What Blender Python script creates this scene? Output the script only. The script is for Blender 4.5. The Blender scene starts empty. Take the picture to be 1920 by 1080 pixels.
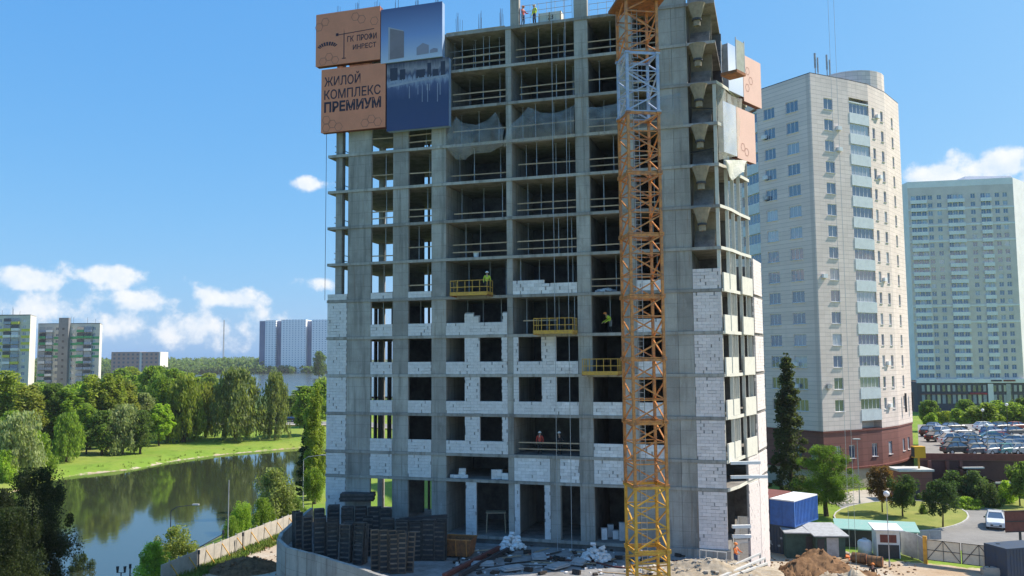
import bpy, math, random
import numpy as np
from mathutils import Vector, Matrix
S = bpy.context.scene
COL = S.collection
rnd = random.Random(7)
nrg = np.random.default_rng(11)
R = math.radians
# ------------------------------------------------------------------ camera
FPX, PITCH, ROLL, CZ = 1582.28, 8.17294e-2, 7.85839e-3, 14.02
_f = Vector((0, math.cos(PITCH), math.sin(PITCH)))
_u0 = Vector((0, -math.sin(PITCH), math.cos(PITCH)))
_r0 = Vector((1, 0, 0))
_r = _r0*math.cos(ROLL) - _u0*math.sin(ROLL)
_u = _r0*math.sin(ROLL) + _u0*math.cos(ROLL)
cd = bpy.data.cameras.new('camera')
cam = bpy.data.objects.new('camera', cd); COL.objects.link(cam)
cd.sensor_width = 36; cd.lens = FPX/1920*36; cd.clip_start = .5; cd.clip_end = 9000
cam.matrix_world = Matrix(((_r.x, _u.x, -_f.x, 0), (_r.y, _u.y, -_f.y, 0), (_r.z, _u.z, -_f.z, CZ), (0, 0, 0, 1)))
S.camera = cam
def ray(px, py): return _r*((px-960)/FPX) - _u*((py-540)/FPX) + _f
def at(px, py, Y):
    v = ray(px, py); v = v*(Y/v.y); return Vector((v.x, Y, v.z+CZ))
def gnd(px, py, z):
    v = ray(px, py); v = v*((z-CZ)/v.z); return Vector((v.x, v.y, z))
def pxm(Y): return FPX/Y
# ------------------------------------------------------------------ view, world, sun
S.render.engine = 'CYCLES'
vs = S.view_settings
vs.view_transform = 'Standard'; vs.look = 'None'; vs.gamma = 1; vs.exposure = 0.78; vs.use_curve_mapping = False
S.cycles.max_bounces = 6; S.cycles.transparent_max_bounces = 12; S.cycles.diffuse_bounces = 3
SUN_AZ, SUN_EL = R(75), R(47)
W = bpy.data.worlds.new('World'); S.world = W; W.use_nodes = True
wt = W.node_tree; wn = wt.nodes; wn.clear()
def mth(t, op, a, b=None, c=None, clamp=False):
    n = t.nodes.new('ShaderNodeMath'); n.operation = op; n.use_clamp = clamp
    for i, x in enumerate((a, b, c)):
        if x is None: continue
        if isinstance(x, (int, float)): n.inputs[i].default_value = x
        else: t.links.new(x, n.inputs[i])
    return n.outputs[0]
def wnoise(vec, scale, detail, rough=.58):
    n = wn.new('ShaderNodeTexNoise'); n.inputs['Scale'].default_value = scale; n.inputs['Detail'].default_value = detail; n.inputs['Roughness'].default_value = rough
    wt.links.new(vec, n.inputs['Vector']); return n.outputs['Fac']
def vm(op, a, b):
    n = wn.new('ShaderNodeVectorMath'); n.operation = op; wt.links.new(a, n.inputs[0])
    if b is not None: n.inputs[1].default_value = b
    return n
tc = wn.new('ShaderNodeTexCoord'); sp = wn.new('ShaderNodeSeparateXYZ'); wt.links.new(tc.outputs['Generated'], sp.inputs[0])
azn = mth(wt, 'ARCTAN2', sp.outputs[0], sp.outputs[1]); eln = mth(wt, 'ARCSINE', sp.outputs[2])
cb = wn.new('ShaderNodeCombineXYZ'); wt.links.new(azn, cb.inputs[0]); wt.links.new(eln, cb.inputs[1]); cv = cb.outputs[0]
cur = None
for px, py, rx, ry, w in [(195, 514, 72, 25, 1.0), (50, 526, 85, 20, .9), (60, 575, 150, 30, .62), (300, 566, 80, 28, .6), (425, 560, 70, 20, .8), (330, 614, 280, 36, .52),
                          (582, 344, 40, 15, .9), (602, 530, 45, 12, .8), (1860, 312, 70, 34, 1.0), (1750, 334, 60, 26, .95), (1880, 360, 200, 40, .8)]:
    v = ray(px, py).normalized()
    l = vm('LENGTH', vm('MULTIPLY', vm('SUBTRACT', cv, (math.atan2(v.x, v.y), math.asin(v.z), 0)).outputs[0], (FPX/rx, FPX/ry, 0)).outputs[0], None)
    d = mth(wt, 'MULTIPLY_ADD', l.outputs['Value'], -w, 1.25*w)
    cur = d if cur is None else mth(wt, 'MAXIMUM', cur, d)
# the same low bank of cumulus goes on all the way round behind the camera
band = mth(wt, 'MULTIPLY', mth(wt, 'SUBTRACT', wnoise(vm('MULTIPLY', cv, (1, 3.2, 1)).outputs[0], 5.5, 2), .5), 6.)
band = mth(wt, 'SUBTRACT', mth(wt, 'ADD', band, .35), mth(wt, 'MULTIPLY', mth(wt, 'ABSOLUTE', mth(wt, 'SUBTRACT', eln, .10)), 16.))
side = wn.new('ShaderNodeMapRange'); wt.links.new(mth(wt, 'ABSOLUTE', azn), side.inputs[0]); side.inputs[1].default_value = .60; side.inputs[2].default_value = .75; side.inputs[3].default_value = -6; side.inputs[4].default_value = 0
cur = mth(wt, 'MAXIMUM', cur, mth(wt, 'ADD', band, side.outputs[0]))
na = wnoise(cv, 24, 7); nb = wnoise(vm('ADD', cv, (.006, .012, 0)).outputs[0], 24, 4)
d0 = mth(wt, 'ADD', mth(wt, 'MAXIMUM', cur, -1.6), mth(wt, 'MULTIPLY', mth(wt, 'SUBTRACT', na, .5), 3.0))
mr = wn.new('ShaderNodeMapRange'); mr.interpolation_type = 'SMOOTHSTEP'; wt.links.new(d0, mr.inputs[0]); mr.inputs[1].default_value = .12; mr.inputs[2].default_value = .75
lit = mth(wt, 'MULTIPLY_ADD', mth(wt, 'SUBTRACT', na, nb), 2.6, .58, clamp=True)
ccol = wn.new('ShaderNodeMix'); ccol.data_type = 'RGBA'; wt.links.new(lit, ccol.inputs[0])
ccol.inputs[6].default_value = (3.7, 4.25, 4.9, 1); ccol.inputs[7].default_value = (5.4, 5.3, 5.2, 1)
sky = wn.new('ShaderNodeTexSky'); sky.sky_type = 'NISHITA'; sky.sun_disc = False
sky.sun_elevation = SUN_EL; sky.sun_rotation = SUN_AZ; sky.altitude = 150; sky.air_density = 1.0; sky.dust_density = 1.3; sky.ozone_density = 3.0
fac = mth(wt, 'MULTIPLY', mr.outputs[0], .84)
ss_ = wn.new('ShaderNodeSeparateColor'); wt.links.new(sky.outputs[0], ss_.inputs[0]); sc_ = wn.new('ShaderNodeCombineColor')      # clear deep-blue day: tone of the sky per channel
for i_, (g_, e_) in enumerate(((.42, .88), (.57, .50), (.79, .20))): wt.links.new(mth(wt, 'MULTIPLY', mth(wt, 'POWER', mth(wt, 'MULTIPLY', ss_.outputs[i_], .17), e_), g_/.17), sc_.inputs[i_])
mx = wn.new('ShaderNodeMix'); mx.data_type = 'RGBA'; wt.links.new(fac, mx.inputs[0]); wt.links.new(sc_.outputs[0], mx.inputs[6]); wt.links.new(ccol.outputs[2], mx.inputs[7])
bg = wn.new('ShaderNodeBackground'); bg.inputs[1].default_value = .12; W.cycles.sampling_method = 'MANUAL'; W.cycles.sample_map_resolution = 512; wt.links.new(mx.outputs[2], bg.inputs[0])
wo = wn.new('ShaderNodeOutputWorld'); wt.links.new(bg.outputs[0], wo.inputs[0])
sl = bpy.data.lights.new('sun', 'SUN'); sl.energy = 4.1; sl.angle = R(.55); sl.color = (1, .93, .82)
so = bpy.data.objects.new('sun', sl); COL.objects.link(so)
sdir = Vector((math.sin(SUN_AZ)*math.cos(SUN_EL), math.cos(SUN_AZ)*math.cos(SUN_EL), math.sin(SUN_EL)))
so.rotation_euler = sdir.to_track_quat('Z', 'Y').to_euler(); so.location = (60, 60, 120)
# ------------------------------------------------------------------ helpers
class MB:
    def __init__(s): s.v = []; s.f = []; s.m = []
    def add(s, vs, fs, mi=0):
        o = len(s.v); s.v.extend([tuple(a) for a in vs]); s.f.extend([tuple(i+o for i in f) for f in fs]); s.m.extend([mi]*len(fs)); return s
    def box(s, x0, y0, z0, x1, y1, z1, mi=0):
        if x0 > x1: x0, x1 = x1, x0
        if y0 > y1: y0, y1 = y1, y0
        if z0 > z1: z0, z1 = z1, z0
        return s.add([(x0, y0, z0), (x1, y0, z0), (x1, y1, z0), (x0, y1, z0), (x0, y0, z1), (x1, y0, z1), (x1, y1, z1), (x0, y1, z1)],
              [(0, 3, 2, 1), (4, 5, 6, 7), (0, 1, 5, 4), (1, 2, 6, 5), (2, 3, 7, 6), (3, 0, 4, 7)], mi)
    def obox(s, c, size, M, mi=0):
        sx, sy, sz = [a/2 for a in size]; c = Vector(c)
        P = [c + M @ Vector((x*sx, y*sy, z*sz)) for z in (-1, 1) for x, y in ((-1, -1), (1, -1), (1, 1), (-1, 1))]
        return s.add(P, [(0, 3, 2, 1), (4, 5, 6, 7), (0, 1, 5, 4), (1, 2, 6, 5), (2, 3, 7, 6), (3, 0, 4, 7)], mi)
    def beam(s, p, q, w, h, mi=0, up=(0, 0, 1)):
        p = Vector(p); q = Vector(q); d = q-p; L = d.length
        if L < 1e-6: return s
        x = d/L; u = Vector(up)
        if abs(x.dot(u)) > .98: u = Vector((0, 1, 0))
        y = u.cross(x).normalized(); z = x.cross(y)
        M = Matrix((x, y, z)).transposed()
        return s.obox((p+q)/2, (L, w, h), M, mi)
    def tube(s, p, q, r, n=6, r2=None, mi=0, cap=True):
        p = Vector(p); q = Vector(q); r2 = r if r2 is None else r2
        d = (q-p).normalized(); a = Vector((0, 0, 1)) if abs(d.z) < .95 else Vector((1, 0, 0))
        x = d.cross(a).normalized(); y = d.cross(x)
        V = [p + (x*math.cos(2*math.pi*i/n)+y*math.sin(2*math.pi*i/n))*r for i in range(n)] + [q + (x*math.cos(2*math.pi*i/n)+y*math.sin(2*math.pi*i/n))*r2 for i in range(n)]
        F = [(i, n+i, n+(i+1) % n, (i+1) % n) for i in range(n)]
        if cap: F += [tuple(range(n)), tuple(reversed(range(n, 2*n)))]
        return s.add(V, F, mi)
    def prism(s, poly, z0, z1, mi=0):
        a = sum(poly[i][0]*poly[(i+1) % len(poly)][1]-poly[(i+1) % len(poly)][0]*poly[i][1] for i in range(len(poly)))
        if a < 0: poly = poly[::-1]
        n = len(poly)
        return s.add([(x, y, z0) for x, y in poly]+[(x, y, z1) for x, y in poly], [tuple(reversed(range(n))), tuple(range(n, 2*n))]+[(i, (i+1) % n, n+(i+1) % n, n+i) for i in range(n)], mi)
    def wall(s, p, q, z0, z1, t, mi=0):
        p = Vector((p[0], p[1], 0)); q = Vector((q[0], q[1], 0)); d = (q-p).normalized(); nn = Vector((-d.y, d.x, 0))*t
        return s.prism([(p.x, p.y), (q.x, q.y), (q.x+nn.x, q.y+nn.y), (p.x+nn.x, p.y+nn.y)], z0, z1, mi)
    def quad(s, *P, mi=0): return s.add(P, [tuple(range(len(P)))], mi)
    def sphere(s, c, r, n=10, m=6, sc=(1, 1, 1), mi=0):
        c = Vector(c); V = []; F = []
        for j in range(m+1):
            t = math.pi*j/m
            for i in range(n):
                a = 2*math.pi*i/n; V.append(c+Vector((math.sin(t)*math.cos(a)*r*sc[0], math.sin(t)*math.sin(a)*r*sc[1], math.cos(t)*r*sc[2])))
        for j in range(m):
            for i in range(n): F.append((j*n+i, (j+1)*n+i, (j+1)*n+(i+1) % n, j*n+(i+1) % n))
        return s.add(V, F, mi)
    def mesh(s, name, mats, smooth=False):
        me = bpy.data.meshes.new(name); me.from_pydata(s.v, [], s.f)
        for m in (mats if isinstance(mats, (list, tuple)) else [mats]): me.materials.append(m)
        if any(s.m): me.polygons.foreach_set('material_index', s.m)
        if smooth: me.polygons.foreach_set('use_smooth', [True]*len(s.f))
        me.validate(); me.update(); return me
def link(name, me, parent=None, loc=None, rot=None, sc=None):
    o = bpy.data.objects.new(name, me); COL.objects.link(o)
    if parent: o.parent = parent
    if loc is not None: o.location = loc
    if rot is not None: o.rotation_euler = rot
    if sc is not None: o.scale = sc
    return o
def obj(name, mb, mats, parent=None, loc=None, rot=None, smooth=False, label=None, cat=None, group=None, kind=None):
    o = link(name, mb.mesh(name, mats, smooth), parent, loc, rot); return tag(o, label, cat, group, kind)
def tag(o, label=None, cat=None, group=None, kind=None):
    if label: o['label'] = label
    if cat: o['category'] = cat
    if group: o['group'] = group
    if kind: o['kind'] = kind
    return o
def thing(name, label, cat, loc=(0, 0, 0), rz=0, group=None, kind=None):
    o = bpy.data.objects.new(name, None); COL.objects.link(o); o.location = loc; o.rotation_euler = (0, 0, rz); o.empty_display_size = .3
    return tag(o, label, cat, group, kind)
KIDS = {}
def copy_tree(o, parent=None, loc=None, rz=None, sc=None, label=None, group=None, color=None):
    c = o.copy(); COL.objects.link(c); c.parent = parent
    if loc is not None: c.location = loc
    if rz is not None: c.rotation_euler = (0, 0, rz)
    if sc is not None: c.scale = sc
    if label: c['label'] = label
    if group: c['group'] = group
    if color: c.color = color
    for ch in o.children:
        copy_tree(ch, c, color=color)
    return c
# ------------------------------------------------------------------ materials
def newmat(name):
    m = bpy.data.materials.new(name); m.use_nodes = True; t = m.node_tree
    return m, t, t.nodes['Principled BSDF']
def noise(t, scale, detail=4, rough=.6, vec=None, dim='3D'):
    n = t.nodes.new('ShaderNodeTexNoise'); n.inputs['Scale'].default_value = scale; n.inputs['Detail'].default_value = detail; n.inputs['Roughness'].default_value = rough
    if vec is not None: t.links.new(vec, n.inputs['Vector'])
    return n.outputs['Fac']
def mapv(t, src, sc=(1, 1, 1)):
    n = t.nodes.new('ShaderNodeMapping'); n.inputs['Scale'].default_value = sc; t.links.new(src, n.inputs[0]); return n.outputs[0]
def mixc(t, f, a, b, mode='MIX'):
    n = t.nodes.new('ShaderNodeMix'); n.data_type = 'RGBA'; n.blend_type = mode
    for i, x in ((0, f), (6, a), (7, b)):
        if isinstance(x, (int, float)): n.inputs[i].default_value = x
        elif isinstance(x, tuple): n.inputs[i].default_value = x if len(x) == 4 else (*x, 1)
        else: t.links.new(x, n.inputs[i])
    return n.outputs[2]
def ramp(t, f, lo, hi, a=0., b=1.):
    n = t.nodes.new('ShaderNodeMapRange'); n.interpolation_type = 'SMOOTHSTEP'; t.links.new(f, n.inputs[0])
    for i, x in enumerate((lo, hi, a, b)): n.inputs[i+1].default_value = x
    return n.outputs[0]
def coord(t, which='Object'):
    return t.nodes.new('ShaderNodeTexCoord').outputs[which]
def worldpos(t): return t.nodes.new('ShaderNodeNewGeometry').outputs['Position']
def bump(t, b, h, strength=.3, dist=.02):
    n = t.nodes.new('ShaderNodeBump'); n.inputs['Strength'].default_value = strength; n.inputs['Distance'].default_value = dist
    t.links.new(h, n.inputs['Height']); t.links.new(n.outputs[0], b.inputs['Normal'])
def sm(name, col, rough=.7, var=.25, scale=3., metal=0., col2=None, streak=False, bmp=0., rand=0., spec=.4):
    """one colour with grain, blotches and wear; col2 = dirt colour"""
    m, t, b = newmat(name)
    P = worldpos(t)
    c = (*col, 1); k = col2 or tuple(x*.55 for x in col)
    n1 = noise(t, scale, 5, .65, mapv(t, P, (1, 1, .18)) if streak else P)
    f = ramp(t, n1, .35, .72, 0, min(1, var*2))
    cc = mixc(t, f, c, k)
    n2 = noise(t, scale*7, 3, .6, P)
    cc = mixc(t, 1., cc, mixc(t, n2, (1-var*.5,)*3, (1+var*.5,)*3), 'MULTIPLY')
    if rand:
        oi = t.nodes.new('ShaderNodeObjectInfo')
        cc = mixc(t, 1., cc, mixc(t, oi.outputs['Random'], (1-rand,)*3, (1+rand,)*3), 'MULTIPLY')
    t.links.new(cc, b.inputs['Base Color'])
    b.inputs['Roughness'].default_value = rough; b.inputs['Metallic'].default_value = metal; b.inputs['Specular IOR Level'].default_value = spec
    if bmp: bump(t, b, n2, bmp, .02)
    return m
def colmat(name, rough=.4, spec=.5, coat=0.):
    """colour taken from the object, with faint dust"""
    m, t, b = newmat(name); oi = t.nodes.new('ShaderNodeObjectInfo')
    n = noise(t, 2.5, 4, .6, worldpos(t))
    t.links.new(mixc(t, ramp(t, n, .4, .8, 0, .22), oi.outputs['Color'], (.33, .31, .28)), b.inputs['Base Color'])
    b.inputs['Roughness'].default_value = rough; b.inputs['Specular IOR Level'].default_value = spec; b.inputs['Coat Weight'].default_value = coat
    return m
M = {}
# concrete: two scales of blotch, vertical run-off streaks, faint board lines
m, t, b = newmat('concrete'); P = worldpos(t)
c = mixc(t, ramp(t, noise(t, .55, 5, .6, P), .35, .7), (.45, .425, .385), (.34, .318, .285))
c = mixc(t, ramp(t, noise(t, 2.2, 4, .6, mapv(t, P, (1, 1, .07))), .48, .70, 0, .7), c, (.20, .19, .17))
c = mixc(t, ramp(t, noise(t, 1.6, 5, .7, mapv(t, P, (1.3, 1.3, .35))), .56, .72, 0, .5), c, (.57, .545, .50))
c = mixc(t, ramp(t, noise(t, 3.5, 4, .6, mapv(t, P, (1.6, 1.6, .06))), .60, .74, 0, .5), c, (.30, .19, .11))
sz_ = t.nodes.new('ShaderNodeSeparateXYZ'); t.links.new(P, sz_.inputs[0]); ln_ = mth(t, 'LESS_THAN', mth(t, 'FRACT', mth(t, 'DIVIDE', mth(t, 'SUBTRACT', sz_.outputs[2], 9.54), 1.05)), .035); lv_ = mth(t, 'LESS_THAN', mth(t, 'FRACT', mth(t, 'DIVIDE', sz_.outputs[0], .61)), .03)
c = mixc(t, mth(t, 'MULTIPLY', mth(t, 'MAXIMUM', ln_, mth(t, 'MULTIPLY', lv_, .6)), .35), c, (.13, .125, .115))
nn = noise(t, 14, 3, .6, P); c = mixc(t, 1., c, mixc(t, nn, (.84,)*3, (1.14,)*3), 'MULTIPLY')
oi = t.nodes.new('ShaderNodeObjectInfo'); c = mixc(t, 1., c, mixc(t, oi.outputs['Random'], (.74, .74, .74), (1.06, 1.06, 1.04)), 'MULTIPLY')
t.links.new(c, b.inputs['Base Color']); b.inputs['Roughness'].default_value = .9; b.inputs['Specular IOR Level'].default_value = .2; bump(t, b, nn, .35, .02); M['concrete'] = m
M['slab'] = sm('slab_concrete', (.27, .25, .23), .9, .55, 1.2, col2=(.15, .14, .13), bmp=.2, spec=.2)  # darker than the facade concrete: shade of the open floors put into the colour
M['core'] = sm('inner_concrete', (.17, .165, .16), .95, .5, .8, col2=(.09, .088, .085), spec=.1)  # inside concrete darkened to carry the deep shade of the bays
M['block'] = sm('aerated_block', (.80, .77, .75), .95, .32, 2.2, col2=(.60, .57, .54), rand=.10, spec=.1, bmp=.15)
M['mortar'] = sm('mortar', (.40, .385, .37), .95, .3, 6, spec=.1)
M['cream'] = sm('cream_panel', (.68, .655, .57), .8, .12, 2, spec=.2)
M['plank'] = sm('plank_wood', (.46, .34, .22), .8, .35, 4, col2=(.27, .2, .14), spec=.2, rand=.2)
M['steel'] = sm('galvanised_steel', (.45, .46, .47), .5, .25, 8, metal=.5)
M['rail_white'] = sm('pale_metal', (.62, .60, .56), .6, .25, 8)
M['yellow'] = sm('yellow_paint', (.62, .36, .05), .5, .35, 5, col2=(.38, .2, .06))
M['orange'] = sm('crane_orange', (.66, .25, .05), .42, .5, 3.2, col2=(.27, .12, .06), spec=.6)
M['blue_crane'] = sm('crane_blue', (.28, .36, .55), .45, .4, 3, col2=(.55, .56, .58), spec=.6)
M['yellow_crane'] = sm('crane_yellow', (.72, .38, .035), .42, .4, 2.5, col2=(.45, .2, .03), spec=.6)
M['dark_wood'] = sm('dark_wood', (.085, .066, .055), .85, .45, 4, col2=(.045, .04, .038), rand=.35, spec=.2)
M['rust'] = sm('rust', (.34, .13, .05), .85, .5, 4, col2=(.14, .07, .04))
M['dark'] = sm('dark_metal', (.05, .05, .055), .6, .3, 5)
M['black'] = sm('black_rubber', (.02, .02, .02), .8, .2, 5)
M['white'] = sm('white_paint', (.78, .78, .77), .6, .15, 3, col2=(.55, .54, .52))
M['grey'] = sm('grey_sheet', (.42, .42, .42), .7, .3, 2.5, col2=(.25, .24, .23))
M['blue_box'] = sm('container_blue', (.035, .13, .42), .5, .3, 2, col2=(.03, .08, .22))
M['navy'] = sm('container_navy', (.03, .055, .10), .6, .4, 2.5, col2=(.05, .06, .07))
M['green_wall'] = sm('shed_green', (.045, .09, .075), .7, .35, 3)
M['teal'] = sm('teal_roof', (.23, .42, .36), .6, .3, 2, col2=(.32, .42, .38))
M['redbrown'] = sm('red_brown', (.20, .065, .05), .75, .3, 2)
M['soil'] = sm('soil', (.24, .14, .075), .98, .6, 1.6, col2=(.11, .065, .04), bmp=.6, spec=.05)
M['sand'] = sm('sand', (.44, .37, .28), .95, .5, 1.2, col2=(.28, .22, .15), bmp=.3, spec=.05)
M['bark'] = sm('bark', (.10, .075, .055), .95, .5, 6, spec=.1)
M['asphalt'] = sm('asphalt', (.26, .245, .225), .9, .25, .5, col2=(.17, .16, .15), spec=.2)
M['dkasphalt'] = sm('dark_asphalt', (.11, .11, .11), .9, .25, .5, col2=(.08, .08, .08), spec=.2)
M['path'] = sm('path_concrete', (.46, .41, .34), .9, .2, .8, spec=.2)
M['kerb'] = sm('kerb_stone', (.5, .48, .45), .9, .2, 3)
M['skin'] = sm('skin', (.45, .27, .19), .6, .1, 5)
for nm, c in dict(vest_yellow=(.55, .68, .06), vest_red=(.55, .07, .05), vest_orange=(.8, .2, .04), cloth_blue=(.05, .07, .14), cloth_dark=(.03, .03, .035), cloth_grey=(.22, .22, .23), helmet_white=(.8, .8, .8), helmet_orange=(.8, .25, .05), hair=(.04, .03, .02)).items():
    M[nm] = sm(nm, c, .75, .15, 8)
M['paint'] = colmat('car_paint', .3, .5, .5)
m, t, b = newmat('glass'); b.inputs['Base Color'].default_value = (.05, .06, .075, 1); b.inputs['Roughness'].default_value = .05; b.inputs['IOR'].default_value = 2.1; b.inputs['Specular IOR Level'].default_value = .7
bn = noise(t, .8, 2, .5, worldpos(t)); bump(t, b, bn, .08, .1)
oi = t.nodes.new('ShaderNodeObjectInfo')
t.links.new(mixc(t, ramp(t, oi.outputs['Random'], .55, .95), (.06, .085, .13), (.38, .40, .42)), b.inputs['Base Color']); M['glass'] = m  # blue base tint imitates reflected sky; paler random tone is curtains
# ================================================================== ground, water, roads
GZ = -4.5
def poly_sdf(X, Y, poly):
    d = np.full(X.shape, 1e18); s = np.ones(X.shape); n = len(poly)
    for i in range(n):
        a = poly[i]; b2 = poly[i-1]; ex, ey = b2[0]-a[0], b2[1]-a[1]; wx, wy = X-a[0], Y-a[1]
        tt = np.clip((wx*ex+wy*ey)/(ex*ex+ey*ey), 0, 1); bx, by = wx-ex*tt, wy-ey*tt
        d = np.minimum(d, bx*bx+by*by)
        c1 = Y >= a[1]; c2 = Y < b2[1]; c3 = ex*wy > ey*wx
        k = (c1 & c2 & c3) | (~c1 & ~c2 & ~c3); s = np.where(k, -s, s)
    return s*np.sqrt(d)
def smooth(a, b, x): t = np.clip((x-a)/(b-a), 0, 1); return t*t*(3-2*t)
WZ = -5.8
POND = [(-130, 95), (-95, 116)] + [tuple(gnd(x, y, WZ)[:2]) for x, y in [(0, 930), (60, 912), (130, 893), (200, 885), (250, 880), (330, 864), (420, 852), (500, 845), (560, 840), (592, 838)]] + [(-38, 180), (-33, 160), (-35, 140), (-34, 125), (-33.5, 112), (-33.2, 98), (-33.6, 86), (-34.2, 78), (-38, 62), (-60, 48), (-130, 60)]
LAKE = [(-900, 1150), (-420, 640), (-190, 470), (-60, 445), (60, 445), (200, 700), (120, 1180)]
DIRT = [(-23.5, 100), (-30, 74), (-34, 50), (-20, 30), (60, 20), (60, 66), (44, 72), (36, 77), (27, 79), (22, 92), (-10, 98)]
def axis(lo, hi, core):
    a = [core[0]]; st = core[2]
    while a[-1] < core[1]: a.append(a[-1]+st)
    s2 = st
    while a[-1] < hi: s2 *= 1.18; a.append(a[-1]+s2)
    s2 = st; bq = [core[0]]
    while bq[-1] > lo: s2 *= 1.18; bq.append(bq[-1]-s2)
    return np.array(bq[:0:-1]+a)
gx = axis(-2600, 2600, (-100, 75, 1.6)); gy = axis(-60, 5200, (45, 215, 1.6))
GX, GY = np.meshgrid(gx, gy, indexing='ij')
sd = poly_sdf(GX, GY, POND); sl2 = poly_sdf(GX, GY, LAKE)
wob = np.sin(GX*.21+GY*.13)*np.sin(GX*.09-GY*.17)
HZ = GZ - .3*smooth(-26, -32, GX) + .12*wob*smooth(-30, -45, GX)
HZ = HZ + .9*smooth(2, 26, sd)*smooth(-30, -45, GX)*smooth(130, 160, GY)*(1-smooth(240, 300, GY))
HZ = np.where(sd < 3.2, np.minimum(HZ, WZ + .95*smooth(-.4, 3.2, sd) - 1.4*smooth(.2, -2.5, sd)), HZ)
HZ = np.where(GY > 330, HZ - .6*smooth(330, 440, GY), HZ)
HZ = np.where(sl2 < 8, HZ - 2.2*smooth(8, -4, sl2), HZ)
HZ = HZ + 22*smooth(1250, 4200, GY)*(.6+.4*np.sin(GX*.0021+1.3))
def ground_z(x, y):
    i = int(np.clip(np.searchsorted(gx, x)-1, 0, len(gx)-2)); j = int(np.clip(np.searchsorted(gy, y)-1, 0, len(gy)-2))
    a = (x-gx[i])/(gx[i+1]-gx[i]); b3 = (y-gy[j])/(gy[j+1]-gy[j])
    return float(HZ[i, j]*(1-a)*(1-b3)+HZ[i+1, j]*a*(1-b3)+HZ[i, j+1]*(1-a)*b3+HZ[i+1, j+1]*a*b3)
def gpt(px, py, it=4):
    z = GZ
    for _ in range(it): p = gnd(px, py, z); z = ground_z(p.x, p.y)
    return Vector((p.x, p.y, z))
nx, ny = GX.shape
verts = np.stack([GX.ravel(), GY.ravel(), HZ.ravel()], 1)
idx = np.arange(nx*ny).reshape(nx, ny)
faces = np.stack([idx[:-1, :-1].ravel(), idx[1:, :-1].ravel(), idx[1:, 1:].ravel(), idx[:-1, 1:].ravel()], 1)
me = bpy.data.meshes.new('ground'); me.from_pydata(verts.tolist(), [], faces.tolist()); me.polygons.foreach_set('use_smooth', [True]*len(faces))
dirt = smooth(1.5, -1.5, poly_sdf(GX, GY, DIRT)); shore = smooth(1.6, .3, sd)*.56
at1 = me.attributes.new('dirt', 'FLOAT', 'POINT'); at1.data.foreach_set('value', np.maximum(dirt, shore).ravel().astype(np.float32))
m, t, b = newmat('ground_cover'); P = worldpos(t)
g1 = mixc(t, ramp(t, noise(t, .12, 5, .6, P), .35, .68), (.17, .265, .035), (.24, .29, .052))
g1 = mixc(t, ramp(t, noise(t, .5, 5, .65, P), .5, .78, 0, .6), g1, (.075, .12, .02))
g1 = mixc(t, ramp(t, noise(t, .05, 3, .6, P), .58, .72, 0, .6), g1, (.27, .24, .09))
dcol = mixc(t, ramp(t, noise(t, .25, 5, .65, P), .35, .7), (.43, .31, .20), (.50, .43, .34))
dcol = mixc(t, ramp(t, noise(t, 1.1, 5, .7, P), .5, .75, 0, .6), dcol, (.30, .20, .12))
an = t.nodes.new('ShaderNodeAttribute'); an.attribute_name = 'dirt'
fd = ramp(t, mth(t, 'ADD', an.outputs['Fac'], mth(t, 'MULTIPLY', mth(t, 'SUBTRACT', noise(t, .7, 4, .65, P), .5), .9)), .42, .58)
sy_ = t.nodes.new('ShaderNodeSeparateXYZ'); t.links.new(P, sy_.inputs[0]); g1 = mixc(t, ramp(t, sy_.outputs[1], 290, 380), g1, (.06, .095, .03)); c = mixc(t, fd, g1, dcol); nn = noise(t, 9, 3, .7, P); c = mixc(t, 1., c, mixc(t, nn, (.75,)*3, (1.25,)*3), 'MULTIPLY')
t.links.new(c, b.inputs['Base Color']); b.inputs['Roughness'].default_value = .95; b.inputs['Specular IOR Level'].default_value = .1; bump(t, b, nn, .6, .08)
me.materials.append(m); tag(link('ground', me), kind='structure')
# water: murky green-brown body under a nearly flat reflecting surface
def water(name, poly, z, scale, strength):
    m, t, b = newmat(name); P = worldpos(t)
    b.inputs['Base Color'].default_value = (.035, .042, .022, 1); b.inputs['Roughness'].default_value = .05; b.inputs['Specular IOR Level'].default_value = .9; b.inputs['IOR'].default_value = 1.75
    bump(t, b, noise(t, scale, 3, .55, mapv(t, P, (1, .55, 1))), strength, .05)
    o = MB(); o.add([(x, y, z) for x, y in poly], [tuple(range(len(poly)))]); return obj(name, o, m, kind='structure')
water('pond_water', [(x, y) for x, y in POND][::-1], WZ, 1.6, .10)
lk = water('lake_water', LAKE, GZ-1.6, .25, .5); lk.data.materials[0].node_tree.nodes['Principled BSDF'].inputs['Roughness'].default_value = .22
# road behind the pond
def ribbon(pts, w, z, mb):
    pts = [Vector((p[0], p[1], 0)) for p in pts]
    L, Rr = [], []
    for i, p in enumerate(pts):
        d = (pts[min(i+1, len(pts)-1)]-pts[max(i-1, 0)]).normalized(); nn = Vector((-d.y, d.x, 0))*w/2
        L.append(p+nn); Rr.append(p-nn)
    for i in range(len(pts)-1):
        mb.add([(*a.xy, z if not callable(z) else z(a.x, a.y)) for a in (Rr[i], Rr[i+1], L[i+1], L[i])], [(0, 1, 2, 3)])
road_pts = [(-260, 262), (-180, 252), (-120, 246), (-90, 241), (-60, 236), (-35, 232), (10, 230)]
fine = []
for i in range(len(road_pts)-1):
    for k in range(12):
        a = k/12; fine.append((road_pts[i][0]*(1-a)+road_pts[i+1][0]*a, road_pts[i][1]*(1-a)+road_pts[i+1][1]*a))
o = MB(); ribbon(fine, 11, lambda x, y: ground_z(x, y)+.30, o); obj('road', o, M['asphalt'], kind='structure')
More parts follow.
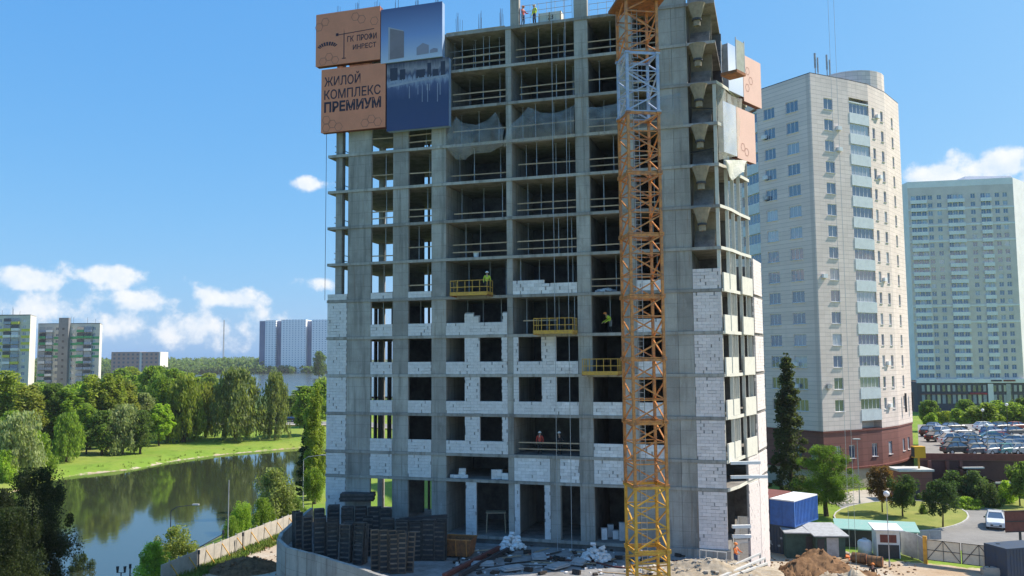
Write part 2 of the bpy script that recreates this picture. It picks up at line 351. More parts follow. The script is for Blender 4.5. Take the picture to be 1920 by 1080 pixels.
o = MB(); ribbon([(x, y-7.2) for x, y in fine], 2.2, lambda x, y: ground_z(x, y)+.34, o); obj('pavement', o, M['path'], kind='structure')
# right-hand yard: driveway, grass island with kerb, path along the tower
def sheet(name, px, z, m, kind='structure'):
    pts = [gnd(x, y, GZ) for x, y in px]; o = MB(); o.add([(p.x, p.y, z) for p in pts], [tuple(range(len(pts)))]); return obj(name, o, m, kind=kind), pts
sheet('driveway', [(1716, 1012), (1800, 1032), (1960, 1062), (2150, 1090), (2250, 985), (1950, 958), (1870, 938), (1790, 917), (1700, 917), (1600, 925), (1560, 940), (1590, 962), (1640, 990)], GZ+.02, M['asphalt'])
sheet('path', [(1560, 946), (1610, 944), (1690, 938), (1742, 934), (1752, 915), (1680, 914), (1600, 921), (1545, 934)], GZ+.05, M['path'])
def island(name, pts, h, gm):
    o = MB(); o.prism([(p[0], p[1]) for p in pts], GZ, GZ+h-.02); g = obj(name, o, gm, kind='structure')
    n = len(pts); ks = MB()
    for i in range(n):
        a = Vector((*pts[i][:2], 0)); c2 = Vector((*pts[(i+1) % n][:2], 0)); d = c2-a; k = max(1, int(d.length/1.0))
        for q in range(k):
            p1 = a+d*(q/k); p2 = a+d*((q+.985)/k); ks.beam((p1.x, p1.y, GZ+h/2), (p2.x, p2.y, GZ+h/2), .16, h+.02)
    obj('kerb', ks, M['kerb'], kind='structure'); return g
m, t, b = newmat('lawn'); P = worldpos(t)
c = mixc(t, ramp(t, noise(t, .35, 5, .65, P), .35, .7), (.18, .21, .028), (.26, .26, .05)); nn = noise(t, 8, 3, .7, P)
c = mixc(t, 1., c, mixc(t, nn, (.7,)*3, (1.3,)*3), 'MULTIPLY'); t.links.new(c, b.inputs['Base Color']); b.inputs['Roughness'].default_value = .95; bump(t, b, nn, .6, .06); M['lawn'] = m
ell = []
for k in range(28):
    a = 2*math.pi*k/28; p = gnd(1690+126*math.cos(a), 969+29*math.sin(a), GZ); ell.append((p.x, p.y))
island('lawn_island', ell, .13, M['lawn'])
island('verge', [gnd(x, y, GZ)[:2] for x, y in [(1790, 944), (1850, 955), (1905, 962), (2000, 975), (2060, 940), (1900, 925), (1790, 925)]], .13, M['lawn'])
# grass tufts on the near bank and island edges, one uncountable mass
def tufts(name, spots, h, m, label):
    V = []; F = []
    for x, y, z in spots:
        for k in range(7):
            a = rnd.uniform(0, 6.28); hh = h*rnd.uniform(.5, 1.2); w = .05*h/.4; dx, dy = math.cos(a), math.sin(a); ox, oy = rnd.gauss(0, .15), rnd.gauss(0, .15)
            i = len(V); V += [(x+ox-dy*w, y+oy+dx*w, z), (x+ox+dy*w, y+oy-dx*w, z), (x+ox+dx*hh*.5, y+oy+dy*hh*.5, z+hh)]; F.append((i, i+1, i+2))
    o = MB(); o.add(V, F); obj(name, o, m, label=label, cat='grass', kind='stuff')
M['grassblade'] = sm('grass_blade', (.13, .21, .03), .9, .4, 1, col2=(.22, .22, .05), spec=.1)
sp_ = []
for k in range(1500):
    x = rnd.uniform(-90, -40); y = rnd.uniform(125, 205)
    d = float(poly_sdf(np.array([x]), np.array([y]), POND)[0])
    if .6 < d < 2.6: sp_.append((x, y, ground_z(x, y)))
a0, a1 = gnd(555, 990, GZ), gnd(330, 1080, GZ)
for k in range(700):
    s = rnd.random(); p = a0.lerp(a1, s*1.15)+Vector((rnd.uniform(.2, 2.2), 0, 0)); sp_.append((p.x, p.y, ground_z(p.x, p.y)))
tufts('grass_tufts', sp_, .42, M['grassblade'], 'ragged green grass along the pond bank and the site fence')
# ------------------------------------------------------------------ podium deck and its curved wall
TH = .302130; O0 = Vector((0, 67.1528, 0))
def fw(u, w, z=0): return Vector((u*math.cos(TH)+w*math.sin(TH), 67.1528-u*math.sin(TH)+w*math.cos(TH), z))
DZ = -.6
edge = [(-18.2, 78), (-18.1, 70.1), (-18.0, 67.2), (-17.5, 64.6), (-16.2, 62.2), (-13.4, 59.6), (-10.8, 56.9), (-8.2, 54.1), (-5.5, 51.3), (-2, 47.8), (2, 44)]
o = MB(); o.prism([(x+.15, y) for x, y in edge]+[(15, 40), (15.6, 52), tuple(fw(16.2, -1.0)[:2]), tuple(fw(15.9, 3)[:2]), tuple(fw(15.9, 15)[:2]), tuple(fw(-9, 15)[:2]), tuple(fw(-9, 11)[:2]), tuple(fw(-16, 11)[:2])], GZ-.3, DZ)
deck_m = sm('deck_concrete', (.30, .29, .28), .9, .45, .7, col2=(.15, .14, .13), bmp=.3, spec=.2)
obj('podium_deck', o, deck_m, kind='structure')
rw = thing('retaining_wall', 'curved grey concrete wall standing around the formwork panels', 'wall')
dense = []
for i in range(len(edge)-1):
    a, c2 = Vector(edge[i]), Vector(edge[i+1]); k = max(1, round((c2-a).length/1.25))
    for q in range(k): dense.append(a.lerp(c2, q/k))
dense.append(Vector(edge[-1]))
for i in range(len(dense)-1):
    a, c2 = dense[i], dense[i+1]; d = (c2-a)
    for z0, z1 in ((GZ-.2, -1.42), (-1.4, .52+rnd.uniform(-.02, .02))):
        q = MB(); q.wall(c2-d*.006, a+d*.006, z0, z1, .28); po = obj('wall_panel', q, M['concrete'], rw)
# dirt ramp from the deck down to the yard at the right
def mound(name, cx, cy, rx, ry, h, base, m, label, seed, n=64, rz=0, rough=.35):
    rr = np.random.default_rng(seed); V = []; F = []
    ph = rr.uniform(0, 6.28, (6, 3))
    for i in range(n+1):
        for j in range(n+1):
            x = -1+2*i/n; y = -1+2*j/n; r = math.hypot(x, y)
            f = max(0, 1-r)**.8 if r < 1 else 0
            w = sum(math.sin((2.2+1.7*k)*x+ph[k, 0])*math.cos((2.0+1.9*k)*y+ph[k, 1])/(1.2+k*.9) for k in range(6))
            z = h*f*(1+rough*w)+(rr.normal(0, .035*h+.015) if f > 0 else 0)
            if r >= 1: z = -.4
            xx, yy = x*rx, y*ry; V.append((xx*math.cos(rz)-yy*math.sin(rz), xx*math.sin(rz)+yy*math.cos(rz), z))
    for i in range(n):
        for j in range(n): a = i*(n+1)+j; F.append((a, a+n+1, a+n+2, a+1))
    o = MB(); o.add(V, F); return obj(name, o, m, loc=(cx, cy, base), label=label, cat='mound', smooth=True)
# ================================================================== the unfinished building
B = thing('unfinished_building', 'grey concrete apartment block under construction with white block infill and open floors', 'building', O0, -TH)
Zs = [-.11, 4.25, 6.27] + [9.42+3.15*k for k in range(11)]
NS = len(Zs)-1                                        # 13 storeys
CUR = [(16.3, 0), (16.65, .95), (17.0, 2.0), (17.3, 3.4), (17.6, 4.8), (17.95, 6.0), (18.25, 7.1), (18.9, 11), (18.95, 14)]
plan = [(-16.6, -.02)] + [(CUR[0][0], -.02)] + CUR[1:] + [(-9, 14), (-9, 10), (-16.6, 10)]
plan_up = [(-16.6, -.02), (16.3, -.02)] + CUR[1:7] + [(17.2, 7.4), (16.4, 5.0), (16.3, 14), (-9, 14), (-9, 10), (-16.6, 10)]
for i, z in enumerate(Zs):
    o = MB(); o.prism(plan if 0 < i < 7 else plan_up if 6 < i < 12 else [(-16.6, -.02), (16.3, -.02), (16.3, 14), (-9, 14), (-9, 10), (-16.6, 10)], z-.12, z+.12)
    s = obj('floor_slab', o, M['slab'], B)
    o = MB(); o.box(-16.6, -.05, z-.115, 16.3, -.0205, z+.115); obj('slab_edge', o, M['concrete'], s)  # lighter facing on the front, as the slab colour holds painted shade
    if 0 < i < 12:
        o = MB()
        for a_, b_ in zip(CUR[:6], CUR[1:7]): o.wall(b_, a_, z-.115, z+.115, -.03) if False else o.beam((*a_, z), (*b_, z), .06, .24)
        obj('slab_edge', o, M['cream'], s)  # cream over the concrete paints sunlight onto the curved edge
def fz0(i): return Zs[i]+.12
def fz1(i): return Zs[i+1]-.12
def bb(name, x0, y0, z0, x1, y1, z1, m='concrete', par=None):
    o = MB(); o.box(x0, y0, z0, x1, y1, z1); return obj(name, o, M[m] if isinstance(m, str) else m, par or B)
PI = [(-14.67, -12.48, .3), (-10.45, -9.05, .3), (-6.95, -5.68, .3), (-.42, .05, 6.2), (5.33, 6.42, .35), (8.72, 9.9, .35), (11.9, 12.99, .35), (13.01, 14.15, .35)]
for i in range(NS):
    for u0, u1, d in PI:
        bb('pier', u0, .03+rnd.uniform(0, .012), fz0(i), u1, d, fz1(i))
    bb('cross_wall', -5.95, .34, fz0(i), -5.69, 6.4, fz1(i))
    if i >= 6: bb('corner_column', -15.95, .2, fz0(i), -15.35, .75, fz1(i))
    for w in (4.6, 9.3): bb('column', -16.35, w, fz0(i), -15.85, w+.5, fz1(i))
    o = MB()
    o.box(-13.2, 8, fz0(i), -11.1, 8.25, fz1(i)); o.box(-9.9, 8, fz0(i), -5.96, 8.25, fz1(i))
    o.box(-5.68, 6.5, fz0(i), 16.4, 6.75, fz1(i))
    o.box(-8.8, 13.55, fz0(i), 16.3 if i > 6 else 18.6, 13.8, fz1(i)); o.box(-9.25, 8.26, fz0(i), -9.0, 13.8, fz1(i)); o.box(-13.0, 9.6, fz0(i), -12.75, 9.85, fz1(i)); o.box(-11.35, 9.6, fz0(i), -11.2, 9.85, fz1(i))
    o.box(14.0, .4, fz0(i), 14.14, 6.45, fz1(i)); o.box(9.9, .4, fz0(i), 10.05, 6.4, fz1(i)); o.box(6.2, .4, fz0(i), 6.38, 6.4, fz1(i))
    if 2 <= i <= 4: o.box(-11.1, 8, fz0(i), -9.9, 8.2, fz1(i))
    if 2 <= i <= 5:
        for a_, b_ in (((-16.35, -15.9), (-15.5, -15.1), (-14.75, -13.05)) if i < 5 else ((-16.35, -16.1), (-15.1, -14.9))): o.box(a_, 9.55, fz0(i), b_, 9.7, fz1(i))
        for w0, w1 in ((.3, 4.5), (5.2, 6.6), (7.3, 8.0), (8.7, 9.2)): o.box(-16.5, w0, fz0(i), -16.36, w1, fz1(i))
    obj('inner_wall', o, M['core'], B)  # partitions put in to block light, so the bays stay dark
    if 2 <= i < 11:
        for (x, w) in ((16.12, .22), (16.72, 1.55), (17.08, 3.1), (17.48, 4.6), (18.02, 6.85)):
            bb('side_column', x-.13, w-.13, fz0(i), x+.13, w+.13, fz1(i), M['cream'])  # concrete columns coloured cream to look sunlit
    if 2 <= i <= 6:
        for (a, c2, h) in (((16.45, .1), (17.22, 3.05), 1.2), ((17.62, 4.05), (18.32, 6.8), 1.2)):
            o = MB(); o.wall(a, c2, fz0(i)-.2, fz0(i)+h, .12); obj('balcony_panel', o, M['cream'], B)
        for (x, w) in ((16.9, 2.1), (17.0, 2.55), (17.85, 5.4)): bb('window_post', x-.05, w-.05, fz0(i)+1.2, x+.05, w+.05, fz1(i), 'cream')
for zz, l in ((Zs[1]+.9, 3.2), (.9, 1.6), (1.6, 1.6), (Zs[2]-.1, 2.6)):
    o = MB(); o.beam((16.5, .4, zz), (16.5+l*.8, .4+l*.3, zz), .25, .22); obj('canopy_beam', o, M['white'], B)
# concrete pieces of the two lowest storeys
for u0, u1 in ((3.0, 3.75),):
    bb('column', u0, .05, fz0(0), u1, .6, fz1(0)); bb('column', u0, .05, fz0(1), u1, .6, fz1(1))
bb('panel', 9.92, .06, fz0(0), 11.88, .3, fz1(0)); bb('panel', 9.92, .06, fz0(1), 11.88, .3, fz1(1))
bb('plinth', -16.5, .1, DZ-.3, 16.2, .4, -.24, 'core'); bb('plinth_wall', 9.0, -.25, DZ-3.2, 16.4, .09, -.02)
# ------------------------------------------------------------------ block masonry
BL = []; backs = MB()
def panel(p, q, z0, z1, steps=None, back=True, off=0.):
    """running-bond blocks from p to q (local xy), 0.6 x 0.25 m; steps: list of (s0, s1, ztop)"""
    p = Vector(p); q = Vector(q); d = q-p; L = d.length; d.normalize(); ang = math.atan2(d.y, d.x)
    rows = max(1, round((z1-z0)/.25)); h = (z1-z0)/rows
    for r in range(rows):
        zc = z0+(r+.5)*h; iv = []
        for s0, s1 in sorted([(0, L)] if steps is None else [(a, min(c2, L)) for a, c2, zt in steps if zc < zt]):
            if iv and s0 <= iv[-1][1]+.01: iv[-1][1] = max(iv[-1][1], s1)
            else: iv.append([s0, s1])
        for s, LL in [(i0-((i0+off+(.3 if r % 2 else 0)) % .6), (i0, i1)) for i0, i1 in iv]:
          while s < LL[1]-.02:
            a, e = max(s, LL[0]), min(s+.6, LL[1])
            if e-a > .06:
                if True:
                    cut = rnd.choice([0]*11+[.06, .09]); w = e-a-.011-cut
                    if w > .05:
                        c = p+d*(a+.005+w/2+(cut if rnd.random() < .5 else 0))
                        BL.append((c.x, c.y+rnd.uniform(-.012, .012), zc, w, h-.010-(rnd.random() < .05)*.03, ang))
            s += .6
    if back and steps is None:
        n = Vector((-d.y, d.x)); a = p-n*.02; c2 = q-n*.02; backs.wall(a, c2, z0, z1, .12)
    elif back:
        n = Vector((-d.y, d.x))
        for s0, s1, zt in steps: backs.wall(p+d*s0-n*.02, p+d*s1-n*.02, z0, min(zt, z1), .12)
Y0 = .09
def fp(u0, u1, z0, z1, **k): panel((u0, Y0), (u1, Y0), z0, z1, **k)
for i in range(0, 6):
    fp(-16.55, -14.69, fz0(i), fz1(i)-.02); fp(14.17, 16.22, fz0(i), fz1(i)-.02)
fp(-16.55, -14.69, fz0(6), fz0(6)+.5); fp(14.17, 16.22, fz0(6), fz0(6)+1.5)
for u0, u1 in ((-12.46, -10.47), (-9.03, -6.97)):
    fp(u0, u1, fz0(1), fz1(1))
    for i in (2, 3, 4, 5): fp(u0, u1, fz0(i), fz0(i)+1.0)
    fp(u0, u1, fz0(6), fz0(6)+.5)
for i in range(2, 6):                                   # bay between the deep wall and the thin wall
    z = fz0(i); top = fz1(i)
    st = [(0, 5.24, z+1.0)]
    if i < 5: st += [(1.62, 2.9, top), (4.75, 5.24, top)]
    else: st += [(1.62, 2.9, z+1.55), (1.62, 2.4, z+1.8), (4.85, 5.24, z+1.8)]
    fp(-5.67, -.43, z, top, steps=st)
for i in (3, 4):
    z = fz0(i); fp(.07, 5.31, z, fz1(i), steps=[(0, 5.24, z+1.0), (0, .42, fz1(i)), (2.3, 3.5, fz1(i))])
z = fz0(6); fp(.07, 5.31, z, z+1.1, steps=[(0, 2.6, z+1.0), (2.6, 5.24, z+.78)])
fp(.07, 2.98, fz0(1), fz1(1)); fp(3.77, 5.31, fz0(1), fz1(1)); fp(6.44, 8.7, fz0(1), fz1(1))
for i in (2, 3): fp(6.44, 8.7, fz0(i), fz0(i)+1.0)
for i in (2, 3, 4, 5, 6): fp(9.92, 11.88, fz0(i), fz0(i)+(1.0 if i < 6 else .8))
fp(-4.0, -3.1, fz0(0), fz1(0)); fp(.08, .5, fz0(0), fz1(0)); fp(2.5, 2.98, fz0(0), fz1(0))
for i in range(0, 7): panel((18.3, 7.1), (18.86, 11.0), fz0(i) if i else GZ+.05, fz1(i)-.02, off=.1)
for i in range(0, 2): panel((17.55, 4.4), (18.28, 7.1), fz0(i) if i else GZ+.05, fz1(i)-.02, off=.2)
obj('mortar_backing', backs, M['mortar'], B, kind='stuff')
def size(bk):
    w = fw(bk[0], bk[1]); return bk[3]*bk[4]/(w.x**2+w.y**2+(bk[2]-CZ)**2)*(1 if bk[5] == 0 else .2)
BL.sort(key=size, reverse=True)
u1 = MB(); c = .012
u1.box(-.5, -.1, -.5, .5, .1, .5); bmesh_block = u1.mesh('block', M['block'])
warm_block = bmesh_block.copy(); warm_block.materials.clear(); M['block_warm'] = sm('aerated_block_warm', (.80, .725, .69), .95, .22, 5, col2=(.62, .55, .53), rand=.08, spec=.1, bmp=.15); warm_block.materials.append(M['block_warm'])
for x, y, z, w, h, a in BL[:300]:
    link('block', warm_block if x > 14 else bmesh_block, B, (x, y, z), (0, 0, a), (w, 1, h))
rest = MB()
for x, y, z, w, h, a in BL[300:]:
    rest.obox((x, y, z), (w, .2, h), Matrix.Rotation(a, 3, 'Z'), 1 if x > 14 else 0)
obj('block', rest, [M['block'], M['block_warm']], B, kind='stuff')
# ------------------------------------------------------------------ guard planks, props, net, deck clutter
def plank(p, q, w=.03, h=.095, m='plank', par=B, name='guard_plank'):
    o = MB(); o.beam(p, q, w, h); return obj(name, o, M[m], par)
BAYS = [(-12.5, -10.4), (-9.05, -6.9), (-5.6, -.4), (.1, 5.3), (6.4, 8.75), (9.85, 11.95)]
for i in range(6, NS):
    for k, (a, c2) in enumerate(BAYS):
        if i == 6 and k in (2, 3): continue
        if i == 12 and k in (0, 1): continue
        if i >= 11 and k in (0, 1): continue
        z = fz0(i); j = rnd.uniform(-.06, .06)
        a2 = a + (rnd.uniform(0, .8) if c2-a > 4 else 0)
        for hh in (.5, 1.08):
            if rnd.random() < .16: continue
            plank((a2, .15, z+hh+j+rnd.uniform(-.03, .03)), (c2, .15, z+hh+j+rnd.uniform(-.05, .05)), m='plank')
for hh in (.45, .95): plank((.4, .15, fz0(2)+hh), (5.3, .15, fz0(2)+hh))
plank((.9, .1, fz0(5)+1.05), (3.6, .1, fz0(5)+1.05))
for i in range(5, NS):
    for k, (a, c2) in enumerate(BAYS):
        nprop = {2: 3, 3: 4, 4: 1, 1: 1, 0: 1, 5: 1}[k] + (5 if i == 12 and k == 2 else 0)
        for q in range(nprop):
            x = a+(q+.5+rnd.uniform(-.3, .3))*(c2-a)/nprop; w = rnd.uniform(.4, 2.4) if k in (2, 3) else rnd.uniform(.5, 1.5)
            o = MB(); o.tube((x, w, fz0(i)), (x, w, fz1(i)), .028, 5); o.tube((x, w, fz0(i)), (x, w, fz0(i)+1.5), .04, 5); o.box(x-.1, w-.1, fz1(i)-.012, x+.1, w+.1, fz1(i))
            obj('prop', o, M['steel'], B)
for hh in (.6, 1.2, 1.8):
    o = MB(); o.tube((-5.5, .6, fz0(12)+hh), (-.5, .6, fz0(12)+hh), .025, 5); obj('scaffold_rail', o, M['steel'], B)
for i in range(3, NS):                                   # rope down the left end
    pass
o = MB(); o.tube((-16.75, -.1, fz0(6)), (-16.75, -.1, fz1(11)), .022, 5); obj('hanging_rope', o, M['dark'], B)
for (i, wlist) in [(k, (.5, 1.0)) for k in range(7, 11)]:
    for hh in wlist:
        o = MB(); o.beam((-16.45, .9, fz0(i)+hh), (-16.45, 9.2, fz0(i)+hh), .03, .06); obj('guard_plank', o, M['plank'], B)
# top deck: starter columns, railings, rebar
ZT = Zs[-1]+.12
for u0, u1, h in ((.02, .75, 3.2), (5.33, 6.42, 3.4), (8.72, 9.9, 4.2), (11.9, 14.15, 4.6)):
    bb('starter_column', u0, .05, ZT, u1, .5, ZT+h)
bb('starter_column', 14.2, 1.0, ZT, 16.1, 1.3, ZT+4.0)
o = MB()
for hh in (.55, 1.1, 1.6): o.tube((1.0, .1, ZT+hh), (5.2, .1, ZT+hh), .02, 5)
for x in np.arange(1.0, 5.3, .7): o.tube((x, .1, ZT), (x, .1, ZT+1.7), .02, 5)
obj('deck_railing', o, M['steel'], B)
o = MB()
for hh in (.5, 1.0): o.tube((6.6, .1, ZT+hh), (8.6, .1, ZT+hh), .02, 5)
for x in (6.6, 7.3, 8.0, 8.6): o.tube((x, .1, ZT), (x, .1, ZT+1.1), .02, 5)
obj('deck_railing', o, M['steel'], B)
o = MB()
for cx in np.arange(-16, .2, 1.9):
    for k in range(6):
        x = cx+rnd.uniform(-.25, .25); y = rnd.uniform(.2, .6); o.tube((x, y, ZT), (x+rnd.uniform(-.05, .05), y, ZT+rnd.uniform(1.2, 1.9) if cx > -5 else ZT+rnd.uniform(2.8, 4.2)), .013, 4)
obj('rebar', o, M['dark'], B, kind='stuff')
o = MB(); o.box(-5.6, -.03, ZT-.04, -.45, .3, ZT+.1); obj('formwork_edge', o, M['plank'], B)
# stair bay at the right corner: beige shuttering inside, seen above the masonry
beige = sm('shuttering', (.33, .27, .19), .85, .3, 3)
for i in range(7, NS):
    o = MB(); o.box(14.25, 2.2, fz0(i), 15.9, 2.3, fz1(i)); obj('shuttering_panel', o, beige, B)
    o = MB()
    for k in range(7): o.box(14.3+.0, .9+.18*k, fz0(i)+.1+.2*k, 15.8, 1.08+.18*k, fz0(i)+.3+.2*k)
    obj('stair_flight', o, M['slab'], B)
chute = thing('debris_chute', 'beige debris chute of stacked funnels hung on the corner bay', 'chute', O0, -TH)
for i in range(7, NS):
    zt = fz1(i)
    o = MB(); prof = [(.68, zt-.02), (.60, zt-.2), (.32, zt-1.15), (.26, zt-1.2), (.26, zt-1.75)]
    n = 12; V = []; F = []
    for r_, z_ in prof:
        for k in range(n): a = 2*math.pi*k/n; V.append((15.0+r_*math.cos(a)*1.0, -.22+r_*.75*math.sin(a), z_))
    for j in range(len(prof)-1):
        for k in range(n): F.append((j*n+k, (j+1)*n+k, (j+1)*n+(k+1) % n, j*n+(k+1) % n))
    o.add(V, F); obj('funnel', o, beige, chute)
    o = MB(); o.tube((15.0, -.22, zt-1.32), (15.0, -.22, zt-1.18), .36, 12); obj('collar', o, M['dark'], chute)
# cables along the façade
for px, w in ((1040, -.9), (1066, -1.1)):
    v = ray(px, 560); tt = (math.cos(TH)*67.1528+w)/(math.sin(TH)*v.x+math.cos(TH)*v.y); x, y = v.x*tt, v.y*tt
    o = MB(); o.tube((0, 0, 0), (0, 0, 44.5-DZ), .022, 5)
    obj('hoist_cable', o, M['steel'], loc=(x, y, DZ), label='thin steel hoist cable hanging down in front of the open floors', cat='cable', group='hoist cables on the building')
# safety nets
m, t, b = newmat('safety_net'); b.inputs['Base Color'].default_value = (.42, .42, .40, 1); b.inputs['Roughness'].default_value = .9
tr = t.nodes.new('ShaderNodeBsdfTransparent'); ms = t.nodes.new('ShaderNodeMixShader'); out = t.nodes['Material Output']
t.links.new(ramp(t, noise(t, 1.1, 4, .6, worldpos(t)), .3, .7, .18, .42), ms.inputs[0]); t.links.new(tr.outputs[0], ms.inputs[1]); t.links.new(b.outputs[0], ms.inputs[2]); t.links.new(ms.outputs[0], out.inputs[0]); M['net'] = m
def net(top, bottom, label, n=44, mrows=10, bulge=.5, w=-.12, par=None):
    """top/bottom: lists of (u, z); hangs as a draped sheet with folds"""
    def interp(pl, s):
        L = [0]
        for a, c2 in zip(pl, pl[1:]): L.append(L[-1]+abs(c2[0]-a[0])+1e-6)
        x = s*L[-1]
        for k in range(len(pl)-1):
            if x <= L[k+1]+1e-9: f = (x-L[k])/(L[k+1]-L[k]); return tuple(pl[k][j]*(1-f)+pl[k+1][j]*f for j in range(2))
        return pl[-1]
    V = []; F = []
    for i in range(n+1):
        a, c2 = interp(top, i/n), interp(bottom, i/n)
        for j in range(mrows+1):
            f = j/mrows; V.append((a[0]*(1-f)+c2[0]*f, w-bulge*math.sin(f*math.pi*.8)-.03*math.sin(i*.9+j*.4), a[1]*(1-f)+c2[1]*f))
    for i in range(n):
        for j in range(mrows): k = i*(mrows+1)+j; F.append((k, k+mrows+1, k+mrows+2, k+1))
    o = MB(); o.add(V, F); return obj('safety_net', o, M['net'], loc=O0, rot=(0, 0, -TH), smooth=True, label=label, cat='net')
z8, z9 = Zs[10], Zs[11]
net([(-4.7, z9-.75), (-4.1, z9-1.3), (-2.9, z9-1.6), (-1.9, z9-1.25), (-1.25, z9-.65), (-.85, z9-1.6), (-.5, z9-2.2)], [(-5.6, z8-.1), (-4.6, z8-1.25), (-3.8, z8-1.35), (-3.2, z8-.9), (-1.6, z8-.9), (-.5, z8-.4)], 'grey safety net sagging below the billboard end between two floors')
net([(.0, z9-1.9), (.9, z9-1.2), (1.5, z9-.5), (2.6, z9-1.1), (3.6, z9-1.25), (4.6, z9-1.05), (5.4, z9-.7)], [(-.5, z8-.55), (.6, z8-.3), (2.2, z8-.35), (5.4, z8-.25)], 'grey safety net pinned along the floor beside the thin cross wall')
net([(6.4, z9-1.0), (7.4, z9-1.1), (9.0, z9-.9), (11.5, z9-.8), (13.6, z9-.6)], [(6.4, z8-.3), (9.0, z8-.3), (11.5, z8-.2), (13.8, z8-.15)], 'grey safety net stretched behind the crane mast over the wide pier')
# ================================================================== billboards on the building
def textmesh(txt, width, height, bold=0.):
    cu = bpy.data.curves.new('lettering', 'FONT'); cu.body = txt; cu.size = 1; cu.extrude = .006; cu.offset = bold
    ob = bpy.data.objects.new('tmp', cu); COL.objects.link(ob); bpy.context.view_layer.update()
    me = bpy.data.meshes.new_from_object(ob.evaluated_get(bpy.context.evaluated_depsgraph_get())); bpy.data.objects.remove(ob)
    xs = np.empty(len(me.vertices)*3); me.vertices.foreach_get('co', xs); xs = xs.reshape(-1, 3)
    mn, mxx = xs.min(0), xs.max(0); xs[:, 0] = (xs[:, 0]-mn[0])/(mxx[0]-mn[0])*width; xs[:, 1] = (xs[:, 1])/.72*height
    me.vertices.foreach_set('co', xs.ravel()); me.update(); return me
orange_b = sm('billboard_orange', (.74, .27, .155), .6, .10, .8, spec=.2)
ink = sm('print_ink', (.05, .04, .06), .7, .1, 4, spec=.2)
inkb = sm('print_brown', (.40, .17, .12), .7, .1, 4, spec=.2)
pale_blue = sm('billboard_side', (.30, .42, .60), .6, .1, 2, spec=.2)
def grad(name, stops, nz=0.):
    m, t, b = newmat(name); s = t.nodes.new('ShaderNodeSeparateXYZ'); t.links.new(coord(t, 'Generated'), s.inputs[0])
    r = t.nodes.new('ShaderNodeValToRGB'); e = r.color_ramp.elements; f = s.outputs[2]
    if nz:
        vv = mapv(t, coord(t, 'Object'), (2.2, 1, .35)); f = mth(t, 'ADD', f, mth(t, 'MULTIPLY', mth(t, 'SUBTRACT', noise(t, 1.4, 4, .6, vv), .5), nz))
    t.links.new(f, r.inputs[0])
    while len(e) < len(stops): e.new(.5)
    for k, (p, c) in enumerate(stops): e[k].position = p; e[k].color = (*c, 1)
    t.links.new(r.outputs[0], b.inputs['Base Color']); b.inputs['Roughness'].default_value = .5; return m
skyp = grad('printed_sky', [(0, (.50, .55, .66)), (.45, (.22, .32, .58)), (1, (.09, .12, .26))])
cityp = grad('printed_city', [(0, (.035, .055, .15)), (.45, (.03, .05, .13)), (.62, (.07, .09, .19)), (.72, (.30, .34, .44)), (.8, (.05, .06, .12)), (.88, (.28, .26, .28)), (1, (.06, .06, .09))], .28)
def board(label, u0, u1, z0, z1, w, face, depth=.6, side=None):
    t = thing('billboard', label, 'billboard', fw(u0, w, z0), -TH)
    o = MB(); o.box(0, 0, 0, u1-u0, .05, z1-z0); f = obj('panel', o, face, t)
    o = MB(); o.box(.02, .055, .02, .14, depth, z1-z0-.02); o.box(u1-u0-.14, .055, .02, u1-u0-.02, depth, z1-z0-.02); o.box(.145, .055, z1-z0-.14, u1-u0-.145, depth, z1-z0-.02); o.box(.145, .055, .02, u1-u0-.145, depth, .14)
    obj('box_frame', o, side or pale_blue, t)
    o = MB()
    for x in (.8, (u1-u0)/2, u1-u0-.8): o.beam((x, .3, .6), (x, -w+.1, .6), .08, .08); o.beam((x, .3, z1-z0-.6), (x, -w+.1, z1-z0-.6), .08, .08)
    obj('bracket', o, M['dark'], t)
    return t
def put(par, me, m, x, z, d=-.012, name='lettering'):
    me.materials.clear(); me.materials.append(m); return link(name, me, par, (x, d, z), (R(90), 0, 0))
bC = board('orange billboard with three dark lines of large Cyrillic capitals', -16.9, -10.8, 33.4, 38.97, -.8, orange_b, side=M['redbrown'])
put(bC, textmesh('ЖИЛОЙ', 3.45, .80, .008), ink, .3, 4.05); put(bC, textmesh('КОМПЛЕКС', 5.35, .80, .008), ink, .3, 2.9); put(bC, textmesh('ПРЕМИУМ', 5.4, .84, .035), ink, .3, 1.78)
bA = board('orange billboard with small dark crane logo, arched emblem and two short lines', -17.4, -11.25, 39.25, 43.9, -.95, orange_b, side=M['redbrown'])
put(bA, textmesh('ГК', .62, .5, .01), ink, 3.05, 1.85); put(bA, textmesh('ПРОФИ', 1.85, .5, .01), ink, 3.98, 1.85); put(bA, textmesh('ИНВЕСТ', 2.2, .42, .01), ink, 3.6, 1.12)
def flat(par, polys, m, name, d=-.012):
    o = MB()
    for pl in polys:
        if sum(pl[i][0]*pl[(i+1) % len(pl)][1]-pl[(i+1) % len(pl)][0]*pl[i][1] for i in range(len(pl))) < 0: pl = pl[::-1]
        o.add([(x, d, z) for x, z in pl], [tuple(range(len(pl)))])
    return obj(name, o, m, par)
flat(bA, [[(2.7, .5), (2.78, .5), (2.78, 2.7), (2.7, 2.7)], [(2.55, .42), (2.93, .42), (2.93, .5), (2.55, .5)], [(2.1, 2.55), (5.6, 2.7), (5.6, 2.76), (2.1, 2.62)], [(1.95, 2.5), (2.2, 2.5), (2.2, 2.75), (1.95, 2.75)], [(2.72, 2.72), (2.76, 2.72), (2.74, 3.1)]], ink, 'crane_emblem')
arc = []
